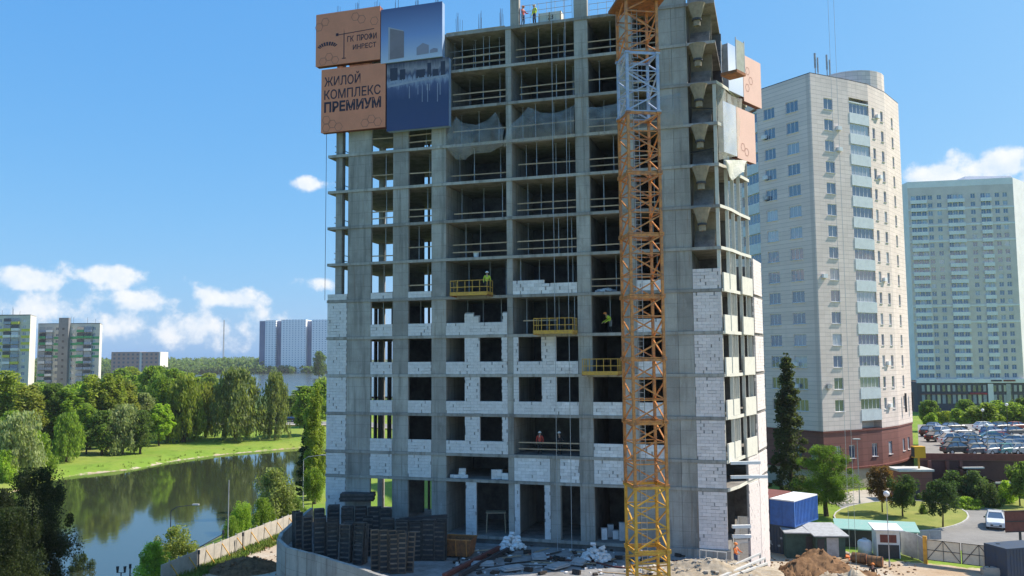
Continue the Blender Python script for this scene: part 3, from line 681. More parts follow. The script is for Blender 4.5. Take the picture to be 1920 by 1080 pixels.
for k in range(9):
    a0 = math.pi*(.08+.84*k/9); a1 = math.pi*(.08+.84*(k+.72)/9)
    arc.append([(1.15-1.0*math.cos(a0), 1.55+.55*math.sin(a0)), (1.15-1.0*math.cos(a1), 1.55+.55*math.sin(a1)), (1.15-.72*math.cos(a1), 1.5+.26*math.sin(a1)), (1.15-.72*math.cos(a0), 1.5+.26*math.sin(a0))])
flat(bA, arc, ink, 'arched_emblem')
def hexes(par, cs, name='hexagon_print'):
    pl = []
    for x, z, r in cs:
        for k in range(6):
            a0, a1 = math.pi/3*k, math.pi/3*(k+1); pl.append([(x+r*math.cos(a0), z+r*math.sin(a0)), (x+r*math.cos(a1), z+r*math.sin(a1)), (x+(r-.05)*math.cos(a1), z+(r-.05)*math.sin(a1)), (x+(r-.05)*math.cos(a0), z+(r-.05)*math.sin(a0))])
    flat(par, pl, inkb, name, -.01)
hexes(bA, [(1.3, .75, .38), (.7, .4, .38), (1.9, .4, .38), (.9, 3.9, .4), (3.8, 4.0, .4), (4.4, 3.7, .4), (5.6, 3.4, .4), (.3, 3.5, .4)])
hexes(bC, [(.5, .4, .4), (1.1, .7, .4), (1.7, .4, .4), (4.2, .5, .4), (4.8, .8, .4), (5.4, .5, .4), (.5, 1.1, .4)])
bB = board('billboard picturing a lone tower block under a blue sky', -11.2, -5.6, 38.85, 43.55, -.9, skyp)
tw = sm('print_tower', (.24, .20, .22), .6, .15, 1); tw2 = sm('print_tower_pale', (.42, .40, .44), .6, .1, 1); tw3 = sm('print_mid', (.28, .27, .34), .6, .1, 1)
flat(bB, [[(.85, .25), (2.15, .3), (2.15, 2.55), (.85, 2.95)]], tw, 'tower_print'); flat(bB, [[(.7, .2), (.85, .25), (.85, 2.95), (.7, 3.1)], [(.7, 3.1), (.85, 2.95), (2.15, 2.55), (2.05, 2.65)]], tw2, 'tower_edge_print')
flat(bB, [[(3.3, .35), (4.4, .4), (4.4, 1.1), (3.85, 1.35), (3.3, 1.0)], [(4.5, .4), (5.2, .42), (5.2, .7), (4.85, .8), (4.5, .66)]], tw3, 'block_print')
bD = board('dark blue billboard picturing a city at dusk mirrored in water', -10.7, -5.1, 33.0, 38.8, -.75, cityp)
rr = random.Random(3)
lt = sm('print_light', (.36, .38, .46), .6, .2, 3); dk = sm('print_night', (.04, .045, .075), .6, .2, 3)
flat(bD, [[(.1, 3.75), (5.5, 4.25), (5.5, 4.35), (.1, 3.95)]]+[[(x, 4.0+h*.2), (x+.07, 4.0), (x+.07, 4.0+h), (x, 4.0+h)] for x, h in [(rr.uniform(.2, 5.3), rr.uniform(.15, .5)) for _ in range(22)]]+[[(x, 3.7-h), (x+.05, 3.7-h), (x+.05, 3.7), (x, 3.7)] for x, h in [(rr.uniform(.3, 5.3), rr.uniform(.3, 1.6)) for _ in range(9)]], lt, 'city_light_print')
flat(bD, [[(x, 4.3), (x+w, 4.33), (x+w, 4.3+h), (x, 4.3+h)] for x, w, h in [(.3, .7, 1.1), (1.2, .5, .9), (2.7, .8, .7), (3.7, .35, 1.2), (4.2, .5, .6), (4.9, .4, 1.2)]], dk, 'skyline_print', -.008)
# right-hand boards, facing the sun
def side_board(label, pa, pb, z0, z1, face, fm):
    pa = Vector((*pa, 0)); pb = Vector((*pb, 0)); d = pb-pa; t = thing('billboard', label, 'billboard', (pa.x, pa.y, z0), math.atan2(d.y, d.x))
    o = MB(); o.box(0, 0, 0, d.length, .05, z1-z0); obj('panel', o, face, t)
    o = MB(); o.box(.03, .055, .03, .13, .5, z1-z0-.03); o.box(d.length-.13, .055, .03, d.length-.03, .5, z1-z0-.03); o.box(.14, .055, .03, d.length-.14, .5, .12); obj('box_frame', o, fm, t)
    o = MB()
    for x in (.4, d.length-.4):
        for za, zb3 in ((.5, .2), (z1-z0-.5, z1-z0-.2)): o = MB(); o.beam((x, .2, za), (x-1.2, 2.6, zb3), .07, .07); obj('bracket', o, M['dark'], t)
    return t
palep = grad('printed_pale', [(0, (.55, .62, .74)), (.5, (.72, .75, .8)), (1, (.45, .55, .75))], .2)
orange_sunlit = sm('billboard_peach', (.80, .52, .42), .6, .06, .8, spec=.2)  # same orange as the front boards, sunlight mixed into the colour
zt, zb = at(1393, 102, 66).z, at(1395, 189, 66).z
xy = lambda px, py, Y: tuple(at(px, py, Y)[:2])
t = side_board('upper salmon billboard on the sunlit corner of the building', xy(1394, 145, 66), xy(1427, 160, 68.2), zb, zt, orange_sunlit, M['redbrown'])
hexes(t, [(.7, 2.6, .35), (1.2, 1.9, .35), (.6, 1.2, .35)])
side_board('upper pale picture billboard beside the salmon one on the sunlit corner', xy(1366, 140, 64.2), xy(1393, 145, 65.95), zb+.3, zt+.3, palep, M['grey'])
zt2, zb2 = at(1382, 200, 64.4).z, at(1382, 296, 64.4).z
t = side_board('lower salmon billboard on the sunlit corner with torn cloth below', xy(1382, 250, 64.4), xy(1416, 255, 66.6), zb2, zt2, orange_sunlit, M['redbrown'])
hexes(t, [(.9, 1.0, .35), (1.5, .7, .35)])
side_board('lower pale picture billboard beside the salmon one on the sunlit corner', xy(1357, 245, 62.8), xy(1381, 250, 64.35), zb2+.1, zt2, palep, M['grey'])
# torn netting and a small cantilever shelf at the same corner
V = []; F = []
a, b4, c5 = Vector((15.95, 62.2, at(1350, 300, 62.2).z)), Vector((18.9, 66.0, at(1412, 300, 66).z)), Vector((16.8, 62.9, at(1375, 335, 62.9).z))
o = MB()
for i in range(13):
    for j in range(7):
        s, q = i/12, j/6; p = a.lerp(b4, s); low = c5.lerp(b4, max(0, s*1.2-.25)) if s > .2 else a.lerp(c5, s*5)
        w = p.lerp(low, q); V.append(w+Vector((.25*math.sin(s*9+q*3)*q, -.2*q, .12*math.sin(s*17)*q-.15*q)))
for i in range(12):
    for j in range(6): k = i*7+j; F.append((k, k+7, k+8, k+1))
o2 = MB(); V2 = []; F2 = []; q00, q10, q01, q11 = at(1343, 150, 61.9), at(1392, 185, 65.6), at(1348, 300, 61.9), at(1384, 292, 64.2)
for i in range(17):
    for j in range(17):
        s, q = i/16, j/16; w = q00.lerp(q10, s).lerp(q01.lerp(q11, s), q); V2.append(w+Vector((.22, -.3, 0))*math.sin(s*math.pi)*math.sin(q*math.pi)*(1+.4*math.sin(s*11+q*7))-Vector((0, 0, .5))*math.sin(s*math.pi)*(1-q)*.8)
for i in range(16):
    for j in range(16): k = i*17+j; F2.append((k, k+17, k+18, k+1))
nm2 = M['net'].copy(); nm2.name = 'pale_net'; nm2.node_tree.nodes['Principled BSDF'].inputs['Base Color'].default_value = (.62, .59, .5, 1)
o2.add(V2, F2); obj('safety_net', o2, nm2, smooth=True, label='pale safety net stretched from the corner to the salmon billboards', cat='net')
m2 = sm('torn_cloth', (.62, .60, .50), .95, .25, 2); o.add(V, F); obj('torn_cloth', o, m2, label='torn pale cloth hanging under the lower salmon billboard', cat='cloth')
sh = thing('work_platform', 'small work platform with grey-green screen and brown deck at the top corner', 'platform', (15.9, 62.3, at(1350, 140, 62).z), -.75+math.pi/2)
o = MB(); o.box(0, -1.35, 0, 1.4, 0, .22); obj('deck', o, M['rust'], sh)
o = MB(); o.box(.1, -1.3, .25, 1.35, -1.24, 2.55); obj('screen', o, sm('screen_green', (.36, .38, .32), .8, .25, 2), sh)
o = MB()
for x, y in ((.06, -1.28), (1.36, -1.28), (.06, -.06)): o.beam((x, y, .2), (x, y, 2.7), .06, .06)
obj('post', o, M['steel'], sh)
# ================================================================== tower crane
CR = thing('tower_crane', 'tall orange lattice tower crane mast with one pale blue section', 'crane', (8.35, 54.05, DZ), R(9))
hw = 1.02
def section(z0, z1, mat, name):
    z0 -= DZ; z1 -= DZ
    s = thing(name, None, None); s.parent = CR; s.location = (0, 0, z0); h = z1-z0
    for sx in (-1, 1):
        for sy in (-1, 1):
            o = MB(); o.beam((sx*hw, sy*hw, .01), (sx*hw, sy*hw, h-.01), .17, .17)
            o.box(sx*hw-.15, sy*hw-.15, .01, sx*hw+.15, sy*hw+.15, .12); o.box(sx*hw-.15, sy*hw-.15, h-.12, sx*hw+.15, sy*hw+.15, h-.01)
            obj('leg', o, mat, s)
    n = 3; dz = h/n
    faces4 = [((-hw, -hw), (hw, -hw)), ((hw, -hw), (hw, hw)), ((hw, hw), (-hw, hw)), ((-hw, hw), (-hw, -hw))]
    for fi, (a, c2) in enumerate(faces4):
        o = MB()
        for k in range(n):
            p, q = (a, c2) if k % 2 == 0 else (c2, a)
            o.beam((*p, k*dz+.1), (*q, (k+1)*dz-.1), .085, .085)
            o.beam((*a, k*dz+.06), (*c2, k*dz+.06), .07, .07)
        o.beam((*a, h-.08), (*c2, h-.08), .1, .16)
        obj('brace', o, mat, s)
    o = MB()
    for x in (-.18, .18): o.beam((x, .5, .1), (x+.0, .5, h-.1), .04, .04)
    for k in range(12): o.beam((-.18, .5, k*h/12+.15), (.18, .5, k*h/12+.15), .03, .03)
    if True:
        o.box(-.9, .1, h-.2, -.25, .9, h-.16)
    obj('ladder', o, M['steel'], s)
zb_ = [2.0+3.95*k for k in range(12)]
section(DZ+.4, 2.0, M['yellow_crane'], 'mast_section')
for k, z0 in enumerate(zb_):
    z1 = z0+3.95
    mat = M['yellow_crane'] if z1 < 6.2 else (M['blue_crane'] if 29 < z0 < 30 else M['orange'])
    section(z0, z1, mat, 'mast_section')
o = MB(); o.box(-2.2, -2.2, .005, 2.2, 2.2, .38); obj('base_block', o, M['slab'], CR)
zc = 37.35-DZ
o = MB(); o.box(-1.5, -1.5, zc-.3, 1.5, 1.5, zc-.12); o.beam((-1.45, -1.45, zc+.9), (1.45, -1.45, zc+.9), .05, .05); o.beam((1.45, -1.45, zc+.9), (1.45, 1.45, zc+.9), .05, .05)
for x in (-1.45, 0, 1.45): o.beam((x, -1.45, zc-.1), (x, -1.45, zc+.9), .05, .05); o.beam((1.45, x, zc-.1), (1.45, x, zc+.9), .05, .05)
obj('collar_platform', o, M['rust'], CR); zc = zb_[-1]+3.95-DZ
o = MB(); o.tube((0, 0, zc), (0, 0, zc+.7), 1.25, 20); o.box(-1.1, -1.1, zc+.7, 1.1, 1.1, zc+2.4); obj('slewing_unit', o, M['orange'], CR)
jd = Vector((7.4, -14, 0)).normalized(); jd = Matrix.Rotation(-R(9), 3, 'Z') @ jd; jn = Vector((-jd.y, jd.x, 0))
def truss(p0, p1, mat, name):
    p0 = Vector(p0); p1 = Vector(p1); o = MB(); n = int((p1-p0).length/1.6)
    for s in (-.6, .6): o.beam(p0+jn*s, p1+jn*s, .12, .12)
    up = Vector((0, 0, 1.3)); o.beam(p0+up, p1+up, .13, .13)
    for k in range(n):
        a = p0.lerp(p1, k/n); c2 = p0.lerp(p1, (k+1)/n); mid = (a+c2)/2+up
        for s in (-.6, .6): o.beam(a+jn*s, mid, .06, .06); o.beam(mid, c2+jn*s, .06, .06)
        o.beam(a+jn*.6, c2-jn*.6, .05, .05)
    obj(name, o, mat, CR)
truss(Vector((0, 0, zc+2.5))+jd*1.2, Vector((0, 0, zc+2.5))+jd*38, M['orange'], 'jib'); truss(Vector((0, 0, zc+2.5))-jd*1.2, Vector((0, 0, zc+2.5))-jd*13, M['orange'], 'counter_jib')
o = MB(); c2 = Vector((0, 0, zc+1.6))-jd*12.4; o.obox(c2, (1.6, 1.4, 2.4), Matrix.Rotation(math.atan2(jd.y, jd.x), 3, 'Z')); obj('counterweight', o, M['slab'], CR)
tp = Vector((0, 0, zc+8.5)); o = MB()
for s in (-1, 1): o.beam(Vector((0, 0, zc+2.4))+jn*.7*s, tp, .16, .16); o.beam(Vector((0, 0, zc+2.4))+jn*.7*s+jd*1.1, tp, .14, .14)
o.beam(tp, Vector((0, 0, zc+3.8))+jd*24, .05, .05); o.beam(tp, Vector((0, 0, zc+3.8))-jd*11, .05, .05); obj('tower_head', o, M['orange'], CR)
o = MB(); cc = Vector((0, 0, zc+1.4))+jn*1.9+jd*.6; o.obox(cc, (1.7, 1.3, 2.0), Matrix.Rotation(math.atan2(jd.y, jd.x), 3, 'Z')); obj('cab', o, M['white'], CR)
tr_ = jd*15.8; o = MB(); o.obox(tr_+Vector((0, 0, zc+2.3)), (1.4, 1.2, .3), Matrix.Rotation(math.atan2(jd.y, jd.x), 3, 'Z')); obj('trolley', o, M['dark'], CR)
o = MB()
for s in (-.2, .2): o.tube(tr_+jn*s+Vector((0, 0, zc+2.2)), tr_+jn*s+Vector((0, 0, 3.4)), .009, 4)
obj('hoist_rope', o, M['steel'], CR)
o = MB(); o.obox(tr_+Vector((0, 0, 3.1)), (.5, .3, .6), Matrix.Identity(3)); o.tube(tr_+Vector((0, 0, 2.4)), tr_+Vector((0, 0, 2.8)), .08, 8); obj('hook_block', o, M['yellow_crane'], CR)
# ================================================================== loading platforms
def platform(label, u0, u1, i, red=False, w0=-1.35, w1=.9):
    t = thing('loading_platform', label, 'platform', fw(u0, 0, fz0(i)+.02), -TH); L = u1-u0
    o = MB(); o.box(0, w0, 0, L, w1, .09); obj('deck', o, M['plank'], t)
    o = MB(); o.box(0, w0-.06, -.08, L, w0-.005, .2); o.box(-.06, w0, -.08, -.005, .0, .2); o.box(L+.005, w0, -.08, L+.06, .0, .2); obj('toe_board', o, M['yellow'], t)
    for x in (.0, L):
        o = MB(); o.beam((x, w0, -.07), (x, w1, -.07), .12, .12); obj('bearer', o, M['rust' if red else 'yellow'], t)
    n = 5
    for k in range(n+1):
        x = k*L/n; o = MB(); o.beam((x, w0+.03, .1), (x, w0+.03, 1.15), .045, .045); obj('rail_post', o, M['yellow'], t)
    for w in (w0+.8, 0): 
        for x in (0, L): o = MB(); o.beam((x, w, .1), (x, w, 1.15), .045, .045); obj('rail_post', o, M['yellow'], t)
    for h in (.6, 1.12):
        o = MB(); o.beam((0, w0+.03, h), (L, w0+.03, h), .04, .05); o.beam((0, w0+.03, h), (0, .0, h), .04, .05); o.beam((L, w0+.03, h), (L, 0, h), .04, .05); obj('rail', o, M['yellow'], t)
platform('yellow loading platform with a worker in a yellow vest standing on it', -4.75, -1.65, 6, True)
platform('orange-yellow railed loading platform above the whitest window wall', 2.15, 5.25, 5)
platform('yellow railed loading platform beside the crane, lowest of the three', 5.95, 8.65, 4, True)
# ================================================================== people
def body(pose):
    J = {'pelvis': (0, 0, .95), 'chest': (0, .0, 1.30), 'neck': (0, 0, 1.50), 'head': (0, -.02, 1.62), 'top': (0, -.01, 1.72),
         'hipL': (.10, 0, .90), 'kneeL': (.12, -.03, .50), 'ankL': (.12, .02, .09), 'toeL': (.13, -.15, .04),
         'hipR': (-.10, 0, .90), 'kneeR': (-.12, -.02, .50), 'ankR': (-.13, .04, .09), 'toeR': (-.14, -.13, .04),
         'shL': (.19, 0, 1.42), 'elL': (.27, .02, 1.14), 'wrL': (.27, -.10, .90), 'haL': (.27, -.15, .82),
         'shR': (-.19, 0, 1.42), 'elR': (-.27, .02, 1.14), 'wrR': (-.26, -.10, .90), 'haR': (-.26, -.15, .82)}
    if pose == 'work':
        J.update(elL=(.30, -.12, 1.18), wrL=(.22, -.36, 1.12), haL=(.20, -.46, 1.12), elR=(-.30, -.12, 1.18), wrR=(-.20, -.36, 1.08), haR=(-.18, -.46, 1.08))
    if pose == 'bend':
        for k in ('chest', 'neck', 'head', 'top', 'shL', 'shR', 'elL', 'elR', 'wrL', 'wrR', 'haL', 'haR'):
            x, y, z = J[k]; a = R(40); dz = z-.95; J[k] = (x, y*math.cos(a)-dz*math.sin(a), .95+dz*math.cos(a)+y*math.sin(a))
        J.update(wrL=(.24, -.62, .80), haL=(.22, -.66, .72), wrR=(-.24, -.62, .80), haR=(-.22, -.66, .72))
    if pose == 'walk':
        J.update(kneeL=(.11, -.20, .52), ankL=(.11, -.18, .10), toeL=(.11, -.36, .07), kneeR=(-.11, .06, .50), ankR=(-.11, .30, .14), toeR=(-.11, .18, .04), elL=(.26, .14, 1.16), haL=(.26, .08, .84), wrL=(.26, .10, .92), elR=(-.26, -.12, 1.16), wrR=(-.25, -.30, .98), haR=(-.25, -.36, .93))
    rad = dict(pelvis=.155, chest=.165, neck=.06, head=.095, top=.075, hipL=.10, hipR=.10, kneeL=.068, kneeR=.068, ankL=.052, ankR=.052, toeL=.045, toeR=.045, shL=.075, shR=.075, elL=.052, elR=.052, wrL=.036, wrR=.036, haL=.034, haR=.034)
    E_ = [('pelvis', 'chest'), ('chest', 'neck'), ('neck', 'head'), ('head', 'top'), ('pelvis', 'hipL'), ('hipL', 'kneeL'), ('kneeL', 'ankL'), ('ankL', 'toeL'), ('pelvis', 'hipR'), ('hipR', 'kneeR'), ('kneeR', 'ankR'), ('ankR', 'toeR'),
          ('chest', 'shL'), ('shL', 'elL'), ('elL', 'wrL'), ('wrL', 'haL'), ('chest', 'shR'), ('shR', 'elR'), ('elR', 'wrR'), ('wrR', 'haR')]
    ks = list(J); me = bpy.data.meshes.new('body'); me.from_pydata([J[k] for k in ks], [(ks.index(a), ks.index(c2)) for a, c2 in E_], [])
    ob = bpy.data.objects.new('tmp', me); COL.objects.link(ob)
    sk = ob.modifiers.new('s', 'SKIN'); ss = ob.modifiers.new('u', 'SUBSURF'); ss.levels = 1; ss.render_levels = 1
    for k, vtx in zip(ks, me.skin_vertices[0].data): vtx.radius = (rad[k], rad[k]*(.72 if k in ('pelvis', 'chest') else 1)); vtx.use_root = (k == 'pelvis')
    bpy.context.view_layer.update()
    res = bpy.data.meshes.new_from_object(ob.evaluated_get(bpy.context.evaluated_depsgraph_get())); bpy.data.objects.remove(ob)
    segs = [(J[a], J[c2], {'hip': 2, 'kne': 2, 'ank': 3, 'toe': 3}.get(c2[:3], 0 if c2[:2] in ('ha', 'he', 'to') or c2 == 'neck' else 1)) for a, c2 in E_]
    mi = []
    for p in res.polygons:
        c = p.center; best = (9, 1)
        for a, c2, k in segs:
            a = Vector(a); d = Vector(c2)-a; s = max(0, min(1, (c-a).dot(d)/d.length_squared)); dd = (c-a-d*s).length
            if dd < best[0]: best = (dd, k)
        mi.append(best[1] if best[1] != 0 or c.z > 1.47 or pose == 'bend' else (0 if best[1] == 0 else 1))
    res.polygons.foreach_set('use_smooth', [True]*len(res.polygons))
    return res, mi, J
BOD = {p: body(p) for p in ('stand', 'work', 'bend', 'walk')}
def person(label, loc, rz, pose, vest, legs, helmet):
    t = thing('person', label, 'person', loc, rz)
    res, mi, J = BOD[pose]; me = res.copy(); me.materials.clear()
    for k in ('skin', vest, legs, 'black'): me.materials.append(M[k])
    me.polygons.foreach_set('material_index', mi); link('body', me, t)
    hd = Vector(J['head']); tp = Vector(J['top']); c = hd.lerp(tp, .55)
    o = MB(); o.sphere(c+Vector((0, 0, .02)), .125, 14, 8, (1, 1.12, .82)); o.v = [(x, y, max(z, c.z-.01)) for x, y, z in o.v]
    o.tube(c+Vector((0, -.02, -.012)), c+Vector((0, -.02, .012)), .15, 14); obj('helmet' if helmet != 'hair' else 'hair', o, M[helmet], t, smooth=False)
    o = MB()
    for s in (-.035, .035): o.box(hd.x+s-.012, hd.y-.1, hd.z+.02, hd.x+s+.012, hd.y-.088, hd.z+.035)
    o.box(hd.x-.012, hd.y-.118, hd.z-.03, hd.x+.012, hd.y-.09, hd.z+.01); o.box(hd.x-.025, hd.y-.097, hd.z-.06, hd.x+.025, hd.y-.085, hd.z-.05); obj('face', o, M['hair'], t)
    return t
person('worker in yellow vest standing on the yellow loading platform', fw(-1.95, -.45, fz0(6)+.12), -TH+.3, 'stand', 'vest_yellow', 'cloth_dark', 'helmet_white')
person('worker in yellow vest bending on the open floor next to the crane', fw(7.75, .9, fz0(5)), -TH-.9, 'bend', 'vest_yellow', 'cloth_grey', 'helmet_orange')
person('worker in red jacket and white helmet behind the guard planks', fw(1.95, .8, fz0(2)), -TH, 'stand', 'vest_red', 'cloth_dark', 'helmet_white')
person('worker in dark clothes and white helmet behind the guard planks', fw(3.5, .9, fz0(2)), -TH+.5, 'work', 'cloth_dark', 'cloth_dark', 'helmet_white')
person('worker in red on the top deck beside the pale column', fw(.98, .45, ZT), -TH+1.2, 'work', 'vest_red', 'cloth_blue', 'helmet_orange')
person('worker in yellow vest and blue trousers on the top deck', fw(1.95, .5, ZT), -TH-.6, 'stand', 'vest_yellow', 'cloth_blue', 'helmet_white')
person('worker in orange jacket at the foot of the sunlit corner', at(1380, 1066, 60.3), .8, 'work', 'vest_orange', 'cloth_blue', 'helmet_orange')
person('person in black clothes and orange helmet walking in the sunny yard', (*gnd(1638, 1098, GZ)[:2], GZ+.0), 2.6, 'walk', 'cloth_dark', 'cloth_dark', 'helmet_orange')
# boxes on the top deck
t = thing('site_crate', 'beige crate with a dark stencilled mark on the top deck', 'crate', fw(2.35, .25, ZT), -TH)
o = MB(); o.box(0, 0, 0, 1.9, .9, .85); obj('box', o, M['cream'], t)
put(t, textmesh('23', .45, .4, .02), ink, .8, .25)
for x in (.0, .9, 1.82): o = MB(); o.box(x, -.025, .0, x+.08, -.003, .85); obj('batten', o, M['plank'], t)
t = thing('white_bucket', 'white plastic bucket on an open floor behind guard planks', 'bucket', fw(-3.2, .5, fz0(7)))
o = MB(); o.tube((0, 0, 0), (0, 0, .45), .19, 12, .24); obj('pail', o, M['white'], t); o = MB(); o.tube((0, 0, .45), (0, 0, .48), .26, 12); obj('rim', o, M['grey'], t)
# ================================================================== finished buildings
def tiles(name, col, jz, jx, dark=.72, var=.1):
    m, t, b = newmat(name); P = worldpos(t); s = t.nodes.new('ShaderNodeSeparateXYZ'); t.links.new(P, s.inputs[0])
    fz_ = mth(t, 'FRACT', mth(t, 'DIVIDE', s.outputs[2], jz)); fx_ = mth(t, 'FRACT', mth(t, 'DIVIDE', mth(t, 'MULTIPLY_ADD', s.outputs[1], .8, s.outputs[0]), jx))
    line = mth(t, 'MAXIMUM', mth(t, 'LESS_THAN', fz_, .09), mth(t, 'MULTIPLY', mth(t, 'LESS_THAN', fx_, .05), .5))
    c = mixc(t, ramp(t, noise(t, .22, 4, .6, P), .35, .7, 0, 1), col, tuple(x*(1-var) for x in col))
    cell = t.nodes.new('ShaderNodeTexWhiteNoise'); cell.noise_dimensions = '2D'; cbx = t.nodes.new('ShaderNodeCombineXYZ')
    t.links.new(mth(t, 'FLOOR', mth(t, 'DIVIDE', s.outputs[2], jz)), cbx.inputs[0]); t.links.new(mth(t, 'FLOOR', mth(t, 'DIVIDE', mth(t, 'MULTIPLY_ADD', s.outputs[1], .8, s.outputs[0]), jx)), cbx.inputs[1]); t.links.new(cbx.outputs[0], cell.inputs['Vector'])
    c = mixc(t, 1., c, mixc(t, cell.outputs['Value'], (.94,)*3, (1.05,)*3), 'MULTIPLY')
    c = mixc(t, ramp(t, noise(t, 1.2, 4, .6, mapv(t, P, (1, 1, .12))), .55, .8, 0, .25), c, tuple(x*.6 for x in col))
    c = mixc(t, line, c, tuple(x*dark for x in col)); t.links.new(c, b.inputs['Base Color']); b.inputs['Roughness'].default_value = .8; b.inputs['Specular IOR Level'].default_value = .25
    return m
M['tower_wall'] = tiles('tower_cladding', (.80, .67, .595), .61, 1.25, .62); M['tower_brown'] = tiles('tower_plinth', (.24, .105, .085), .9, 1.3)
M['tower_white'] = sm('balcony_white', (.66, .70, .70), .6, .15, 1.5)
def opened(mb, p, q, z0, z1, rects, rev=.18):
    """wall sheet from p to q with real window openings; rects = (s0, s1, za, zb) along the wall"""
    p = Vector((*p[:2], 0)); q = Vector((*q[:2], 0)); d = q-p; L = d.length; d.normalize(); n = Vector((-d.y, d.x, 0))      # n points into the building
    xs = sorted({0., L, *[r[0] for r in rects], *[r[1] for r in rects]}); zs = sorted({z0, z1, *[r[2] for r in rects], *[r[3] for r in rects]})
    pt = lambda s, z, o=0: tuple(p+d*s+n*o+Vector((0, 0, z)))
    for a, c2 in zip(xs, xs[1:]):
        run = None
        for e, f in zip(zs, zs[1:]):
            mx_, mz = (a+c2)/2, (e+f)/2
            if any(r[0] < mx_ < r[1] and r[2] < mz < r[3] for r in rects):
                if run: mb.quad(pt(a, run[0]), pt(c2, run[0]), pt(c2, run[1]), pt(a, run[1])); run = None
            else: run = (run[0], f) if run else (e, f)
        if run: mb.quad(pt(a, run[0]), pt(c2, run[0]), pt(c2, run[1]), pt(a, run[1]))
    for s0, s1, e, f in rects:
        mb.quad(pt(s0, e), pt(s1, e), pt(s1, e, rev), pt(s0, e, rev)); mb.quad(pt(s0, f, rev), pt(s1, f, rev), pt(s1, f), pt(s0, f))
        mb.quad(pt(s0, f), pt(s0, e), pt(s0, e, rev), pt(s0, f, rev)); mb.quad(pt(s1, e), pt(s1, f), pt(s1, f, rev), pt(s1, e, rev))
WM = {}
def winmesh(w, h, panes, fm='white', t_=.07):
    k = (round(w, 2), round(h, 2), panes, fm)
    if k not in WM:
        o = MB(); o.box(0, 0, 0, w, .06, t_); o.box(0, 0, h-t_, w, .06, h); o.box(0, 0, t_, t_, .06, h-t_); o.box(w-t_, 0, t_, w, .06, h-t_)
        for i in range(1, panes): x = w*i/panes; o.box(x-t_/2, 0, t_, x+t_/2, .06, h-t_)
        g = MB(); g.box(.02, .03, .02, w-.02, .05, h-.02); s = MB(); s.box(-.06, -.24, -.05, w+.06, -.01, -.01)
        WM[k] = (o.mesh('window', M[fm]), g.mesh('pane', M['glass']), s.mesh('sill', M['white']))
    return WM[k]
def window(root, p, q, s0, w, z, h, panes, rev=.18, sill=True, fm='white'):
    a, g, si = winmesh(w, h, panes, fm); p = Vector((*p[:2], 0)); q = Vector((*q[:2], 0)); d = (q-p).normalized(); n = Vector((-d.y, d.x, 0))
    o = link('window', a, root, p+d*s0+n*(rev-.07)+Vector((0, 0, z))-root.location, (0, 0, math.atan2(d.y, d.x)))
    link('pane', g, o)
    if sill: link('sill', si, o)
def on(p, q, px):
    """distance along wall p-q of the point that lies in direction px"""
    v = ray(px, 560); p = Vector(p[:2]); q = Vector(q[:2]); d = (q-p).normalized(); n = Vector((v.y, -v.x)); return -(p.dot(n))/d.dot(n)
# ---- beige tower to the right
T0 = thing('apartment_tower', 'beige tiled apartment tower with rounded sunlit side and red-brown base', 'building', (48, 132, GZ))
def X(px, Y): return (at(px, 500, Y).x, Y)
tPL, tPL2, tP0, tP1, tP2, tP3, tP4, tP5 = X(1396, 128.5), X(1428, 124), X(1532, 116), X(1604, 119.2), X(1641, 121.3), X(1672, 125), X(1698, 131), (63.5, 145)
zt0 = at(1530, 137, 116).z; FH = 3.04; zr0 = at(1500, 199, 118.4).z; zpl = 3.6
NF = 15
def frects(cols, h, zoff=0): return [(s-w/2, s+w/2, zr0-FH*k-h/2+zoff, zr0-FH*k+h/2+zoff) for s, w in cols for k in range(NF)]
segs = []
w_ = MB()
faces_ = [(tPL2, tP0, [(on(tPL2, tP0, 1453), 2.0, 3), (on(tPL2, tP0, 1497), 2.1, 3)]), (tP0, tP1, [(on(tP0, tP1, 1567), 1.75, 2)]),
          (tP2, tP3, [(on(tP2, tP3, 1652), .85, 1), (on(tP2, tP3, 1668), .85, 1)]), (tP3, tP4, [(on(tP3, tP4, 1687), .95, 1)])]
for p, q, cols in faces_:
    o = MB(); opened(o, p, q, zpl, zt0, frects([(s, w) for s, w, n in cols], 1.62)); o.v = [tuple(Vector(v)-T0.location) for v in o.v]; obj('wall', o, M['tower_wall'], T0)
    for s, w, n in cols:
        for k in range(NF): window(T0, p, q, s-w/2, w, zr0-FH*k-.81, 1.62, n)
o = MB()
for p, q in ((tP4, tP5), (tP5, (42, 150)), ((42, 150), (30, 140)), ((30, 140), tPL)):
    o.quad((*p, zpl), (*q, zpl), (*q, zt0), (*p, zt0))
def rel(o, root): o.v = [tuple(Vector(v)-root.location) for v in o.v]; return o
obj('wall', rel(o, T0), M['tower_wall'], T0)
for p, q in ((tPL, tPL2), (tP1, tP2)):                   # loggia columns: parapet, glazing, recess
    d = (Vector(q)-Vector(p)); L = d.length; d.normalize(); n = Vector((-d.y, d.x))
    o = MB(); a, c2 = Vector(p)+n*1.3, Vector(q)+n*1.3; o.quad((*a, zpl), (*c2, zpl), (*c2, zt0), (*a, zt0))
    for e in (Vector(p), Vector(q)): o.quad((*e, zpl), (*(e+n*1.3), zpl), (*(e+n*1.3), zt0), (*e, zt0))
    o.wall(p, q, zr0+FH*.5, zt0, .2); obj('loggia_recess', rel(o, T0), M['tower_wall'], T0)
    for k in range(NF+0):
        zc_ = zr0-FH*k
        o = MB(); o.wall(Vector(p)-n*.06, Vector(q)-n*.06, zc_-FH+1.0-.2, zc_-.72, .1); o.wall(Vector(p)-n*.02, Vector(q)-n*.02, zc_+.8, zc_+.98, 1.2); obj('balcony', rel(o, T0), M['tower_white'], T0)
        window(T0, Vector(p)+n*.02, Vector(q)+n*.02, .08, L-.16, zc_-.70, 1.48, 5 if L > 3 else 4, sill=False)
